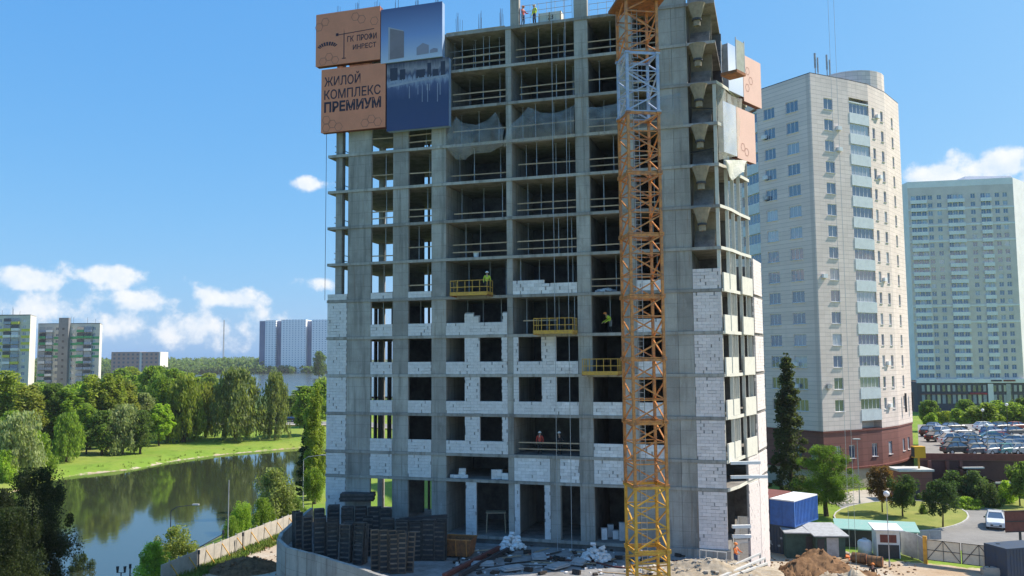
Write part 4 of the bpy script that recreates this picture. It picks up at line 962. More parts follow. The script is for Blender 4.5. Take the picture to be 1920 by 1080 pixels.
# plinth, parapet, roof house, masts
plin = [tPL, tPL2, tP0, tP1, tP2, tP3, tP4, tP5, (42, 150), (30, 140)]
cen = Vector((48, 133))
inn = [tuple(cen+(Vector(p)-cen)*.992) for p in plin]
for p, q in zip(inn[:7], inn[1:7]):
    d = Vector(q)-Vector(p); L = d.length; cols = [s for s in np.arange(2.0, L-1.2, 2.7)]
    rc = [(s, s+1.15, -.3, 1.5) for s in cols]
    o = MB(); opened(o, p, q, -1.6, zpl, rc); obj('plinth_wall', rel(o, T0), M['tower_brown'], T0)
    for s in cols: window(T0, p, q, s, 1.15, -.3, 1.8, 2)
    o = MB(); o.wall(Vector(p)*1.0, q, GZ-.1, -1.62, .3); obj('basement_wall', rel(o, T0), M['path'], T0)
    o = MB(); dd = d.normalized(); nn_ = Vector((-dd.y, dd.x)); o.wall(Vector(p)-nn_*.35, Vector(q)-nn_*.35, -1.75, -1.5, .34); obj('band_course', rel(o, T0), M['redbrown'], T0)
o = MB(); o.prism(inn[6:]+[inn[0]], GZ-.1, zpl); obj('plinth_core', rel(o, T0), M['tower_brown'], T0)
o = MB(); o.prism(plin, zpl-.25, zpl-.01); obj('overhang', rel(o, T0), M['redbrown'], T0)
o = MB(); o.prism([tuple(cen+(Vector(p)-cen)*.97) for p in plin], zt0-.8, zt0-.5); obj('roof', rel(o, T0), M['grey'], T0)
o = MB()
for p, q in zip(plin, plin[1:]+plin[:1]): o.wall(Vector(p), Vector(q), zt0, zt0+.12, .35)
obj('coping', rel(o, T0), M['dark'], T0)
o = MB(); c0 = at(1600, 160, 128); n = 24
o.prism([(c0.x+5.2*math.cos(2*math.pi*k/n), 130+5.2*math.sin(2*math.pi*k/n)) for k in range(n)], zt0-.6, at(1640, 152, 130).z); obj('roof_house', rel(o, T0), M['tower_wall'], T0)
for px, y0, y1, r_ in ((1529, 100, 140, .16), (1534, 108, 140, .12), (1551, 103, 140, .14), (1556, 112, 140, .1)):
    a, c2 = at(px, y1, 121), at(px, y0, 121); o = MB(); o.tube((a.x, 121, zt0-.5), (a.x, 121, c2.z), .07, 6); o.tube((a.x, 121, c2.z-2.2), (a.x, 121, c2.z), r_, 8)
    for hh in (.3, 1.1): o.beam((a.x-.3, 121, c2.z-3-hh), (a.x+.3, 121, c2.z-3-hh), .05, .05)
    obj('antenna', rel(o, T0), M['grey'], T0)
o = MB()
for f_ in (.35, .85): o = MB(); q = Vector(tP3).lerp(Vector(tP4), f_); o.tube((q.x+.3, q.y-.3, 5.4), (q.x+.3, q.y-.3, 8.2), .16, 8); obj('drain_pipe', rel(o, T0), M['dark'], T0)
r9 = random.Random(4)
for k in range(16):                                       # air conditioners
    p, q, s_ = [(tPL2, tP0, r9.choice([1.0, 5.2])), (tP0, tP1, r9.choice([.8, 4.6])), (tP2, tP3, 2.2)][k % 3]; dd = (Vector(q)-Vector(p)).normalized(); nn_ = Vector((-dd.y, dd.x)); o = MB(); z_ = zr0-FH*r9.randrange(15)-.6; a = Vector(p)+dd*s_-nn_*.38
    o.wall(a, a+dd*.8, z_, z_+.55, .36); obj('air_conditioner', rel(o, T0), M['white'], T0)
# ---- tall tan and white block far right
YF = 272; fpA, fpB, fpC = X(1708, YF), X(1908, YF-6), X(1985, YF+22)
T1 = thing('apartment_block', 'tall tan apartment block with white balcony columns and shop floors at its foot', 'building', (fpA[0]+18, YF+8, GZ-1))
M['far_tan'] = sm('far_tan', (.70, .60, .56), .85, .15, .3); M['far_white'] = sm('far_white', (.82, .785, .78), .8, .12, .3)
ztf = at(1800, 352, YF).z; zbf = at(1800, 712, YF).z; rows = 23; fh = (ztf-2.2-zbf)/rows; Lf = (Vector(fpB)-Vector(fpA)).length
def fs(px): return on(fpA, fpB, px)
cols = [(1721, 0), (1731, 0), (1741, 0), (1753, 1), (1770, 1), (1790, 0), (1800, 0), (1811, 0), (1834, 1), (1853, 0), (1863, 0), (1880, 1), (1895, 1)]
rc = [(fs(px)-.68, fs(px)+.68, zbf+fh*k+.7, zbf+fh*k+2.2) for px, wh in cols for k in range(rows)]
o = MB(); opened(o, fpA, fpB, zbf, ztf, [r for r in rc], .25); obj('wall', rel(o, T1), M['far_tan'], T1)
dF = (Vector(fpB)-Vector(fpA)).normalized(); nF = Vector((-dF.y, dF.x))
for pa, pb in ((1715, 1746), (1785, 1817), (1848, 1868)):
    o = MB()
    for k in range(rows): o.wall(Vector(fpA)+dF*fs(pa)-nF*.7, Vector(fpA)+dF*fs(pb)-nF*.7, zbf+fh*k-.55, zbf+fh*k+.62, .69)
    obj('balcony_column', rel(o, T1), M['far_white'], T1)
for k in (1, 2, 5, 6, 7, 16, 18, 20): pass
for k in (7, 9, 17, 19, 21):
    o = MB(); o.wall(Vector(fpA)-nF*.12, Vector(fpB)-nF*.12, zbf+fh*k-.15, zbf+fh*k+.35, .1); obj('white_band', rel(o, T1), M['far_white'], T1)
cnt = 0; rest = MB()
for px, wh in cols:
    for k in range(rows):
        cnt += 1
        if cnt <= 300:
            a, g, si = winmesh(1.36, 1.5, 2); d3 = Vector((*fpA, 0))+Vector((*dF, 0))*(fs(px)-.68)+Vector((*nF, 0))*.16+Vector((0, 0, zbf+fh*k+.7))-T1.location
            ow = link('window', a, T1, d3, (0, 0, math.atan2(dF.y, dF.x))); link('pane', g, ow)
        else: rest.wall(Vector(fpA)+dF*(fs(px)-.68)+nF*.2, Vector(fpA)+dF*(fs(px)+.68)+nF*.2, zbf+fh*k+.7, zbf+fh*k+2.2, .05)
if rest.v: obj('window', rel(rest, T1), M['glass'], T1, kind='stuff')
o = MB(); o.prism([fpA, fpB, fpC, (fpC[0], YF+40), (fpA[0]+2, YF+24)], ztf, ztf+2.0); obj('attic', rel(o, T1), M['far_white'], T1)
o = MB(); o.quad((*fpB, zbf), (*fpC, zbf), (*fpC, ztf), (*fpB, ztf)); o.quad((fpA[0]+2, YF+24, zbf), (*fpA, zbf), (*fpA, ztf), (fpA[0]+2, YF+24, ztf)); obj('side_wall', rel(o, T1), M['far_white'], T1)
p1, p2 = X(1818, YF+2), X(1906, YF+2); o = MB(); o.prism([p1, p2, (p2[0], YF+10), (p1[0], YF+10)], ztf+2, at(1860, 328, YF).z); obj('roof_house', rel(o, T1), M['far_white'], T1)
p1, p2 = X(1700, YF+22), X(1730, YF+22); o = MB(); o.prism([p1, p2, (p2[0], YF+30), (p1[0], YF+30)], GZ, at(1715, 345, YF+22).z); obj('rear_wing', rel(o, T1), M['far_white'], T1)
shop = sm('shop_front', (.085, .08, .10), .6, .3, .4); o = MB(); o.prism([tuple(Vector(fpA)-nF*.5), tuple(Vector(fpB)-nF*.5), fpC, (fpC[0], YF+20), (fpA[0], YF+20)], GZ-1.2, zbf-.9); obj('shop_storey', rel(o, T1), shop, T1)
o = MB(); o.prism([tuple(Vector(fpA)-nF*.9), tuple(Vector(fpB)-nF*.9), tuple(Vector(fpB)), tuple(Vector(fpA))], zbf-.9, zbf+.35); obj('shop_frieze', rel(o, T1), M['far_white'], T1)
def onf(p0, p1, z0, z1, m, name, off=.62):
    o = MB(); o.wall(Vector(fpA)+dF*fs(p0)-nF*off, Vector(fpA)+dF*fs(p1)-nF*off, z0, z1, .1); obj(name, rel(o, T1), m, T1)
for k, px in enumerate(np.arange(1722, 1905, 9.5)):
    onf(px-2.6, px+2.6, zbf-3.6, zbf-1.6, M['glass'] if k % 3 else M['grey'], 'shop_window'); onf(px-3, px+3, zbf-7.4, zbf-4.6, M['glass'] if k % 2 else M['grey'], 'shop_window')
onf(1808, 1840, zbf-4.6, zbf-4.0, sm('shop_sign_red', (.55, .04, .05), .6, .1, 1), 'shop_sign', .75)
onf(1842, 1852, zbf-8.5, zbf-1.2, M['far_white'], 'shop_pilaster', .74); onf(1876, 1884, zbf-8.5, zbf-1.2, M['grey'], 'shop_pilaster', .74)
onf(1716, 1835, zbf-4.55, zbf-4.3, M['tower_brown'], 'shop_awning', 1.1)
onf(1848, 1868, zbf-.45, zbf+.0, ink, 'sign_lettering', 1.02); onf(1871, 1893, zbf-.45, zbf+.05, M['redbrown'], 'sign_lettering', 1.02)
# ---- panel blocks beyond the pond
M['pb_grey'] = sm('panel_grey', (.64, .59, .52), .9, .15, .2); M['pb_side'] = sm('panel_pale', (.72, .68, .60), .9, .12, .2); M['pb_blue'] = sm('panel_blue', (.33, .37, .46), .9, .15, .3)
M['lime'] = sm('lime_paint', (.62, .58, .10), .8, .15, .5); M['leafgreen'] = sm('green_paint', (.10, .36, .17), .8, .2, .5); M['pane_dark'] = sm('dark_pane', (.06, .07, .09), .25, .2, 2)
def slabblock(label, pxa, pxb, pxs, Y, ytop, nf, bandm, bandcols, wincols, balc, stair=None):
    a, c2, sd_ = X(pxa, Y), X(pxb, Y), X(pxs, Y+14); zt_ = at((pxa+pxb)/2, ytop, Y).z; t = thing('panel_apartment_block', label, 'building', (a[0]+5, Y+6, GZ-.5))
    d = Vector(c2)-Vector(a); L = d.length; d.normalize(); fh_ = (zt_-1.2-GZ)/nf; S_ = lambda px: (px-pxa)/(pxb-pxa)*L
    rc = [(S_(px)-.75, S_(px)+.75, GZ+fh_*k+.85, GZ+fh_*k+2.2) for px in wincols for k in range(nf)]
    o = MB(); opened(o, a, c2, GZ-.6, zt_, rc, .25); obj('wall', rel(o, t), M['pb_grey'], t)
    o = MB(); o.quad((*c2, GZ-.6), (*sd_, GZ-.6), (*sd_, zt_), (*c2, zt_)); o.quad((*sd_, GZ-.6), (a[0]+3, Y+14, GZ-.6), (a[0]+3, Y+14, zt_), (*sd_, zt_)); o.quad((a[0]+3, Y+14, GZ-.6), (*a, GZ-.6), (*a, zt_), (a[0]+3, Y+14, zt_)); obj('end_wall', rel(o, t), M['pb_side'], t)
    o = MB(); o.prism([a, c2, sd_, (a[0]+3, Y+14)], zt_-.35, zt_-.05); obj('roof', rel(o, t), M['grey'], t)
    a3, g3, s3 = winmesh(1.5, 1.35, 2)
    for px in wincols:
        for k in range(nf): ow = link('window', a3, t, Vector((a[0]+S_(px)-.75, Y+.14, GZ+fh_*k+.85))-t.location); link('pane', g3, ow)
    for p0, p1 in bandcols:
        for k in range(max(0, nf-5), nf-1):
            o = MB(); o.box(a[0]+S_(p0), Y-.1, GZ+fh_*k-.35, a[0]+S_(p1), Y-.01, GZ+fh_*k+.75); obj('painted_band', rel(o, t), bandm, t)
    r3 = random.Random(nf)
    for p0, p1 in balc:
        for k in range(nf):
            x0, x1 = a[0]+S_(p0), a[0]+S_(p1); o = MB(); o.box(x0, Y-1.1, GZ+fh_*k-.1, x1, Y-.02, GZ+fh_*k+1.0); obj('balcony', rel(o, t), r3.choice([M['pb_blue'], M['far_white'], bandm, M['pb_blue']]), t)
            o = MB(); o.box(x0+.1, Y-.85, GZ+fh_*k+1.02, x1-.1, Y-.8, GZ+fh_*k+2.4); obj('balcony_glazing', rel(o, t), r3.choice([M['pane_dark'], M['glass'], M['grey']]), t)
    if stair:
        p0, p1, yt = stair; o = MB(); o.box(a[0]+S_(p0), Y-1.8, GZ-.5, a[0]+S_(p1), Y-.01, at((pxa+pxb)/2, yt, Y).z); obj('stair_tower', rel(o, t), M['pane_dark'] if False else sm('stair_grey', (.25, .245, .25), .9, .2, .4), t)
        for k in range(nf): o = MB(); xm = a[0]+S_((p0+p1)/2); o.box(xm-.5, Y-1.86, GZ+fh_*k+.9, xm+.5, Y-1.81, GZ+fh_*k+1.9); obj('stair_window', rel(o, t), M['pane_dark'], t)
    for k in range(5):
        x = a[0]+L*r3.random(); o = MB(); o.tube((x, Y+4, zt_-.2), (x, Y+4, zt_+r3.uniform(1.5, 4)), .06, 5); obj('aerial', rel(o, t), M['dark'], t)
slabblock('panel apartment block with lime yellow bands and a cream end wall beyond the trees', -40, 61, 72, 368, 590, 13, M['lime'], [(-30, 12), (45, 61)], [-20, 5, 50], [(13, 27), (28, 42)])
slabblock('panel apartment block with green bands and a dark stair tower beyond the trees', 76, 191, 195.5, 392, 606, 12, M['leafgreen'], [(106, 118), (137, 150), (178, 191)], [112, 141, 180], [(80, 92), (93, 105), (150, 163), (164, 177)], (118, 136, 596))
# ---- far away: white complex by the lake, red-brown block, radio mast
t = thing('lakeside_complex', 'white and dark blue high-rise complex on the far lake shore', 'building', (at(545, 690, 1200).x, 1215, GZ-3))
m, tt, b = newmat('far_windows'); P = worldpos(tt); s = tt.nodes.new('ShaderNodeSeparateXYZ'); tt.links.new(P, s.inputs[0])
gz = mth(tt, 'LESS_THAN', mth(tt, 'FRACT', mth(tt, 'DIVIDE', s.outputs[2], 3.1)), .45); gxx = mth(tt, 'LESS_THAN', mth(tt, 'FRACT', mth(tt, 'DIVIDE', s.outputs[0], 4.2)), .5)
tt.links.new(mixc(tt, mth(tt, 'MULTIPLY', gz, gxx), (.92, .92, .91), (.42, .47, .53)), b.inputs['Base Color']); b.inputs['Roughness'].default_value = .7
fdark = sm('far_dark', (.17, .22, .34), .6, .2, .05)
for pa, pb, yt, mm, dy, nm in ((486, 499, 602, fdark, 0, 'dark_bay'), (499, 519, 601, m, -6, 'white_wing'), (519, 530, 602, fdark, 0, 'dark_bay'), (530, 576, 600, m, -9, 'white_wing'), (576, 587, 602, fdark, 0, 'dark_bay'), (587, 640, 600, m, -9, 'white_wing')):
    x0, x1 = at(pa, 650, 1200).x, at(pb, 650, 1200).x; o = MB(); o.box(x0+.1, 1200+dy, GZ-3, x1-.1, 1228, at(pa, yt, 1200).z); obj(nm, rel(o, t), mm, t)
m, tt, b = newmat('far_brick'); P = worldpos(tt); s = tt.nodes.new('ShaderNodeSeparateXYZ'); tt.links.new(P, s.inputs[0])
gz = mth(tt, 'LESS_THAN', mth(tt, 'FRACT', mth(tt, 'DIVIDE', s.outputs[2], 2.9)), .5); gxx = mth(tt, 'LESS_THAN', mth(tt, 'FRACT', mth(tt, 'DIVIDE', s.outputs[0], 3.4)), .45)
tt.links.new(mixc(tt, mth(tt, 'MULTIPLY', gz, gxx), (.50, .31, .24), (.20, .19, .20)), b.inputs['Base Color']); FBK = m
t = thing('brick_block', 'long low red-brown apartment block above the distant trees', 'building', (at(255, 660, 620).x, 626, GZ-1))
for pa, pb, mm, nm in ((209, 262, FBK, 'wall'), (262, 266, M['pb_side'], 'end_wall'), (266, 298, FBK, 'wall'), (298, 301, M['pb_side'], 'end_wall')):
    x0, x1 = at(pa, 660, 620).x, at(pb, 660, 620).x; o = MB(); o.box(x0, 620, GZ-1, x1-.05, 634, at(pa, 660, 620).z); obj(nm, rel(o, t), mm, t)
t = thing('radio_mast', 'thin lattice radio mast rising from the horizon', 'mast', (at(419, 660, 1500).x, 1500, GZ))
hm = at(419, 600, 1500).z-GZ; o = MB()
for k in range(3): a = 2*math.pi*k/3; o.beam((1.5*math.cos(a), 1.5*math.sin(a), 0), (.5*math.cos(a), .5*math.sin(a), hm), .5, .5)
for k in range(20):
    f = k/20; r_ = 1.5-f; o.beam((r_, 0, f*hm), (-r_/2, r_*.86, f*hm+hm/20), .25, .25); o.beam((-r_/2, r_*.86, f*hm), (-r_/2, -r_*.86, f*hm+hm/20), .25, .25)
obj('lattice', o, M['grey'], t)
# ================================================================== trees and shrubs
def leafmat(name, trans=.5):
    m, t, b = newmat(name); nt = t.nodes; out = nt['Material Output']; oi = nt.new('ShaderNodeObjectInfo'); g = nt.new('ShaderNodeNewGeometry')
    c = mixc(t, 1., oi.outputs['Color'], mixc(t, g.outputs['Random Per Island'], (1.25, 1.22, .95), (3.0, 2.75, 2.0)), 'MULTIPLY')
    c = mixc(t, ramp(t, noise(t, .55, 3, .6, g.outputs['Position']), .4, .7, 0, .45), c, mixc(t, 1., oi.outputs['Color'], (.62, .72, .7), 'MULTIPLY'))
    t.links.new(c, b.inputs['Base Color']); b.inputs['Roughness'].default_value = .6; b.inputs['Specular IOR Level'].default_value = .25
    tl = nt.new('ShaderNodeBsdfTranslucent'); t.links.new(mixc(t, 1., c, (1.3, 1.35, .7), 'MULTIPLY'), tl.inputs[0])
    ms = nt.new('ShaderNodeMixShader'); ms.inputs[0].default_value = trans; t.links.new(b.outputs[0], ms.inputs[1]); t.links.new(tl.outputs[0], ms.inputs[2]); t.links.new(ms.outputs[0], out.inputs[0]); return m
M['leaf'] = leafmat('leaf')
def crown_mesh(name, kind, n, leaf, seed):
    """unit tree (height 1, crown half-width 1 in xy): leaf-sized faces gathered into clumps through the crown volume"""
    r = np.random.default_rng(seed); C = []
    nc = {'round': 95, 'willow': 110, 'birch': 100, 'poplar': 90, 'spruce': 150, 'bush': 60, 'small': 50}[kind]
    while len(C) < nc:
        a = r.uniform(0, 6.283); h = r.uniform(0, 1); q = math.sqrt(r.uniform(.12, 1))
        if kind == 'round': z = .20+.78*h; w = math.sin(math.pi*min(1, (.14+.82*h)))**.6
        elif kind == 'small': z = .32+.66*h; w = math.sin(math.pi*(.12+.84*h))**.55
        elif kind == 'willow': z = .13+.85*h; w = math.sin(math.pi*(.2+.75*h))**.5
        elif kind == 'birch': z = .18+.8*h; w = (math.sin(math.pi*(.1+.82*h))**.7)
        elif kind == 'poplar': z = .06+.92*h; w = math.sin(math.pi*(.15+.8*h))**.6
        elif kind == 'spruce': z = .05+.93*h; w = (1-h)**.75+.04
        else: z = .02+.93*h; w = math.sqrt(max(0, 1-h*h))*.98+.05
        w *= .72+.28*r.uniform(); C.append((q*w*math.cos(a), q*w*math.sin(a), z))
    C = np.array(C); k = r.integers(0, nc, n); sg = {'round': .19, 'willow': .17, 'birch': .20, 'poplar': .26, 'spruce': .20, 'bush': .22, 'small': .22}[kind]
    cs = sg*r.uniform(.6, 1.35, nc)
    g = r.normal(0, 1, (n, 3)); g /= (np.linalg.norm(g, axis=1, keepdims=True)+1e-9); rad = r.uniform(.15, 1, n)**.5
    zs_ = {'round': .40, 'willow': .62, 'birch': .34, 'poplar': .16, 'spruce': .10, 'bush': .8, 'small': .55}[kind]
    P = C[k]+g*(rad*cs[k])[:, None]*np.array([1, 1, zs_])[None]
    st = r.uniform(0, 1, n) < .22                       # stray sprays between the clumps
    hh_ = r.uniform(.06, 1, n); aa_ = r.uniform(0, 6.283, n); ww_ = np.sqrt(r.uniform(.1, 1, n))
    j_ = r.integers(0, nc, n); P[st] = (C[k]*.5+C[j_]*.5+g*.12)[st]
    if kind == 'willow': P[:, 2] -= .10*np.abs(r.normal(0, 1, n))*(np.hypot(P[:, 0], P[:, 1])**1.5)
    P[:, 2] = np.clip(P[:, 2], .03, 1.02)
    return P, leaf, r
def build_crown(name, kind, n, leaf, H, Wd, seed):
    P, leaf, r = crown_mesh(name, kind, n, leaf, seed); P = P*np.array([Wd, Wd, H])[None]
    u = r.normal(0, 1, (n, 3)); u[:, 2] *= .6; u /= np.linalg.norm(u, axis=1, keepdims=True)
    w = r.normal(0, 1, (n, 3)); w -= u*(w*u).sum(1, keepdims=True); w /= np.linalg.norm(w, axis=1, keepdims=True)
    if kind == 'willow': u = u*.4+np.array([0, 0, -1.]); u /= np.linalg.norm(u, axis=1, keepdims=True)
    s = leaf*r.uniform(.6, 1.35, (n, 1)); L = 1.35 if kind != 'willow' else 1.9
    V = np.stack([P-u*s*L*.5, P+w*s*.42, P+u*s*L*.5, P-w*s*.42], 1).reshape(-1, 3)
    me = bpy.data.meshes.new(name); me.vertices.add(4*n); me.vertices.foreach_set('co', V.ravel().astype(np.float32))
    me.loops.add(4*n); me.loops.foreach_set('vertex_index', np.arange(4*n, dtype=np.int32)); me.polygons.add(n)
    me.polygons.foreach_set('loop_start', np.arange(0, 4*n, 4, dtype=np.int32)); me.polygons.foreach_set('loop_total', np.full(n, 4, dtype=np.int32))
    me.materials.append(M['leaf']); me.update(calc_edges=True); return me
def trunk_mesh(kind, H, Wd, seed):
    r = random.Random(seed); o = MB(); tr_ = {'round': .030, 'willow': .030, 'birch': .016, 'poplar': .018, 'spruce': .018, 'bush': .012, 'small': .022}[kind]*H
    forks = 2 if kind == 'willow' else 1
    if kind == 'bush': forks = 5
    for f in range(forks):
        a = r.uniform(0, 6.28); lean = .0 if forks == 1 else Wd*.22
        p = Vector((0, 0, -.3)); top = Vector((math.cos(a)*lean, math.sin(a)*lean, H*(.82 if kind not in ('bush',) else .6))); pts = [p]
        for k in range(1, 6): q = p.lerp(top, k/5); q += Vector((r.uniform(-1, 1), r.uniform(-1, 1), 0))*.018*H; pts.append(q)
        for k in range(5): o.tube(pts[k], pts[k+1], tr_*(1-k*.18), 7, tr_*(1-(k+1)*.18), cap=False)
        for k in range(9 if kind != 'bush' else 3):
            s = r.uniform(.35, .95); b0 = p.lerp(top, s); aa = r.uniform(0, 6.28); ln = Wd*r.uniform(.35, .75)*(1-s*.5)
            o.tube(b0, b0+Vector((math.cos(aa)*ln, math.sin(aa)*ln, ln*(.75 if kind != 'spruce' else -.15))), tr_*.38*(1.1-s), 5, tr_*.08, cap=False)
    return o.mesh('trunk', M['bark'])
PROTO = {}
def proto(kind, lod, v):
    key = (kind, lod, v)
    if key not in PROTO:
        H = {'round': 12, 'willow': 13, 'birch': 15, 'poplar': 18, 'spruce': 16, 'bush': 3.5, 'small': 5}[kind]; Wd = {'round': 4.2, 'willow': 4.6, 'birch': 3.0, 'poplar': 2.4, 'spruce': 2.6, 'bush': 2.4, 'small': 2.0}[kind]
        n, leaf = {-1: (42000, .13), 0: (17000, .23), 1: (9000, .36), 2: (4000, .6)}[lod]
        if kind in ('bush', 'small'): n, leaf = {-1: (16000, .1), 0: (9000, .14), 1: (6000, .2), 2: (2500, .34)}[lod]
        if kind == 'spruce': n = int(n*1.2)
        PROTO[key] = (build_crown('crown', kind, n, leaf, H, Wd, hash((kind, v)) % 1000 if False else (len(kind)*37+v*11+ord(kind[0]))), trunk_mesh(kind, H, Wd, v+5), H, Wd)
    return PROTO[key]
def tree(name, label, kind, loc, H, Wd, col, lod=1, v=0, group=None, cat='tree', rz=None):
    cr, tk, h0, w0 = proto(kind, lod, v)
    t = thing(name, label, cat, loc, rnd.uniform(0, 6.28) if rz is None else rz, group); t.scale = (Wd/w0, Wd/w0, H/h0)
    a = link('trunk', tk, t); c = link('crown', cr, t); j = rnd.uniform(.88, 1.12); c.color = (col[0]*j, col[1]*j, col[2]*j, 1)
    return t
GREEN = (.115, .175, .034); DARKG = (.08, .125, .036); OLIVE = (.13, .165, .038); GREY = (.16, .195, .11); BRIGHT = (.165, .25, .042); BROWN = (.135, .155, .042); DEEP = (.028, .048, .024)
def ptree(name, label, kind, px, pyb, pyt, wpx, col, lod=1, v=0, group=None, Y=None, cat='tree'):
    """a tree whose foot is seen at (px, pyb), top at pyt and crown width wpx"""
    p = gpt(px, pyb) if Y is None else Vector((at(px, 600, Y).x, Y, 0))
    p.z = ground_z(p.x, p.y)-.05
    H = at(px, pyt, p.y).z-p.z
    return tree(name, label, kind, p, H, wpx/2/pxm(p.y), col, lod, v, group, cat)
# far bank of the pond, front row
FB = [('willow_tree', 'tall grey-green willow leaning over the pond bank beside smaller shrubs', 'willow', 30, 902, 775, 110, GREY), ('bush', 'rounded green shrub between the grey-green willow and the pond', 'bush', 72, 892, 808, 62, GREEN), ('bush', 'bright green shrub at the foot of the grey-green willow', 'bush', 8, 908, 845, 50, BRIGHT),
      ('willow_tree', 'weeping fresh green willow hanging low over the lawn', 'willow', 125, 866, 775, 62, GREEN), ('birch_tree', 'slim upright tree with a bare pale stem near the water', 'birch', 160, 880, 758, 46, GREEN), ('round_tree', 'dark round-headed tree on a leaning stem at the water edge', 'round', 190, 880, 772, 66, DARKG),
      ('willow_tree', 'silvery willow with several thick stems mirrored in the pond', 'willow', 228, 877, 760, 82, GREY), ('round_tree', 'dull green round tree next to the silvery willow', 'round', 262, 866, 772, 56, (.07, .11, .035)), ('birch_tree', 'light green slender tree behind the silvery willow', 'birch', 298, 860, 758, 52, BRIGHT), ('willow_tree', 'soft green weeping tree on the bend of the bank', 'willow', 337, 853, 752, 66, (.10, .15, .06)),
      ('willow_tree', 'broad willow with forked trunk alone on the bright lawn', 'willow', 443, 826, 692, 106, (.10, .125, .055)), ('willow_tree', 'narrow willow with single dark trunk alone on the bright lawn', 'willow', 515, 824, 702, 62, (.11, .135, .06)), ('bush', 'low dark bush on the lawn beneath the narrow willow', 'bush', 496, 806, 788, 32, DEEP)]
for i, (nm, lb, kd, px, yb, yt, w, col) in enumerate(FB): ptree(nm, lb, kd, px, yb, yt, w, col, 1, i % 3, cat='bush' if nm == 'bush' else 'tree')
# second row and the park behind
r5 = random.Random(21)
SR = [(12, 845, 690, 80, OLIVE, 'birch'), (48, 850, 712, 74, BROWN, 'birch'), (95, 845, 705, 66, DARKG, 'round'), (132, 845, 706, 80, GREEN, 'birch'), (168, 842, 698, 66, OLIVE, 'birch'), (203, 840, 690, 66, OLIVE, 'birch'), (232, 835, 694, 52, BROWN, 'birch'), (268, 832, 716, 60, GREY, 'round'),
      (302, 826, 702, 64, GREEN, 'round'), (345, 828, 690, 84, OLIVE, 'willow'), (385, 820, 700, 66, BROWN, 'willow'), (72, 835, 700, 60, GREEN, 'birch'), (150, 832, 715, 50, BRIGHT, 'birch'), (20, 870, 760, 60, GREEN, 'round'), (60, 880, 790, 40, BRIGHT, 'birch')]
for i, (px, yb, yt, w, col, kd) in enumerate(SR):
    lb = {'birch': 'tall slender tree in the grove between the pond and the panel blocks', 'round': 'round-headed tree in the grove between the pond and the panel blocks', 'willow': 'broad olive tree in the grove behind the pond lawn'}[kd]
    yt += 8 + (i % 4)*5
    ptree({'birch': 'birch_tree', 'round': 'round_tree', 'willow': 'willow_tree'}[kd], lb, kd, px, yb, yt, w, col, 1, i % 3, group='trees of the grove by the pond')
for i in range(64):
    px = r5.uniform(-20, 605); yb = r5.uniform(752, 795)
    if 395 < px < 600 and yb > 765: continue
    if 395 < px < 600: yt = yb-r5.uniform(20, 36)
    else: yt = r5.uniform(688, 712) if px > 195 else r5.uniform(715, 735)
    kd = r5.choice(['round', 'birch', 'round', 'willow']); ptree('park_tree', 'tree in the park strip beyond the pond road', kd, px, yb, yt, r5.uniform(40, 66), r5.choice([GREEN, OLIVE, GREY, DARKG, GREEN]), 2, i % 3, group='park trees beyond the pond')
for i, (px, yb, yt, w, c, kd) in enumerate([(575, 815, 728, 56, GREEN, 'round'), (600, 800, 716, 60, GREEN, 'round'), (550, 792, 744, 40, DARKG, 'round'), (598, 712, 660, 30, DARKG, 'round')]):
    ptree('round_tree', 'leafy green tree by the road close to the building edge', kd, px, yb, yt, w, c, 2, i % 3, group='trees by the road near the building')
for i, (px, c) in enumerate([(480, GREY), (540, OLIVE), (240, (.20, .22, .17))]):
    pass
# far woods: one mass of crowns
V5 = []
for band, (y0, y1, n5, hh, leaf) in enumerate([(340, 480, 260, (8, 14), 1.2), (500, 900, 620, (10, 17), 1.8), (1180, 2400, 800, (14, 24), 3.2), (1130, 1192, 330, (8, 13), 2.4)]):
    cnt = 0
    while cnt < n5:
        Y = r5.uniform(y0, y1); px = r5.uniform(-120, 640); p = at(px, 660, Y)
        if float(poly_sdf(np.array([p.x]), np.array([Y]), LAKE)[0]) < (6 if band < 3 else 1): cnt += .2; continue
        if band == 0 and (px > 330 or px < 200): cnt += .3; continue
        if 350 < Y < 420 and px < 210: cnt += .3; continue
        cnt += 1; H = r5.uniform(*hh); z0 = ground_z(p.x, Y); k = 60 if band < 2 else 80
        g = nrg.normal(0, 1, (k, 3)); g /= np.linalg.norm(g, axis=1, keepdims=True); C = np.array([p.x, Y, z0+H*.55])+g*(nrg.uniform(.3, 1, (k, 1))**.5)*np.array([H*.42, H*.42, H*.48])
        u = nrg.normal(0, 1, (k, 3)); u /= np.linalg.norm(u, axis=1, keepdims=True); w = nrg.normal(0, 1, (k, 3)); s = leaf*nrg.uniform(.6, 1.3, (k, 1))
        w -= u*(w*u).sum(1, keepdims=True); w /= np.linalg.norm(w, axis=1, keepdims=True)
        V5.append(np.stack([C-u*s*.6, C+w*s*.5, C+u*s*.6, C-w*s*.5], 1).reshape(-1, 3))
V5 = np.concatenate(V5); n = len(V5)//4; me = bpy.data.meshes.new('distant_wood'); me.vertices.add(4*n); me.vertices.foreach_set('co', V5.ravel().astype(np.float32)); me.loops.add(4*n); me.loops.foreach_set('vertex_index', np.arange(4*n, dtype=np.int32)); me.polygons.add(n)
me.polygons.foreach_set('loop_start', np.arange(0, 4*n, 4, dtype=np.int32)); me.polygons.foreach_set('loop_total', np.full(n, 4, dtype=np.int32)); me.materials.append(M['leaf']); me.update(calc_edges=True)
dw = tag(link('distant_wood', me), 'distant dark green wood along the horizon and around the lake', 'wood', kind='stuff'); dw.color = (.085, .13, .05, 1)
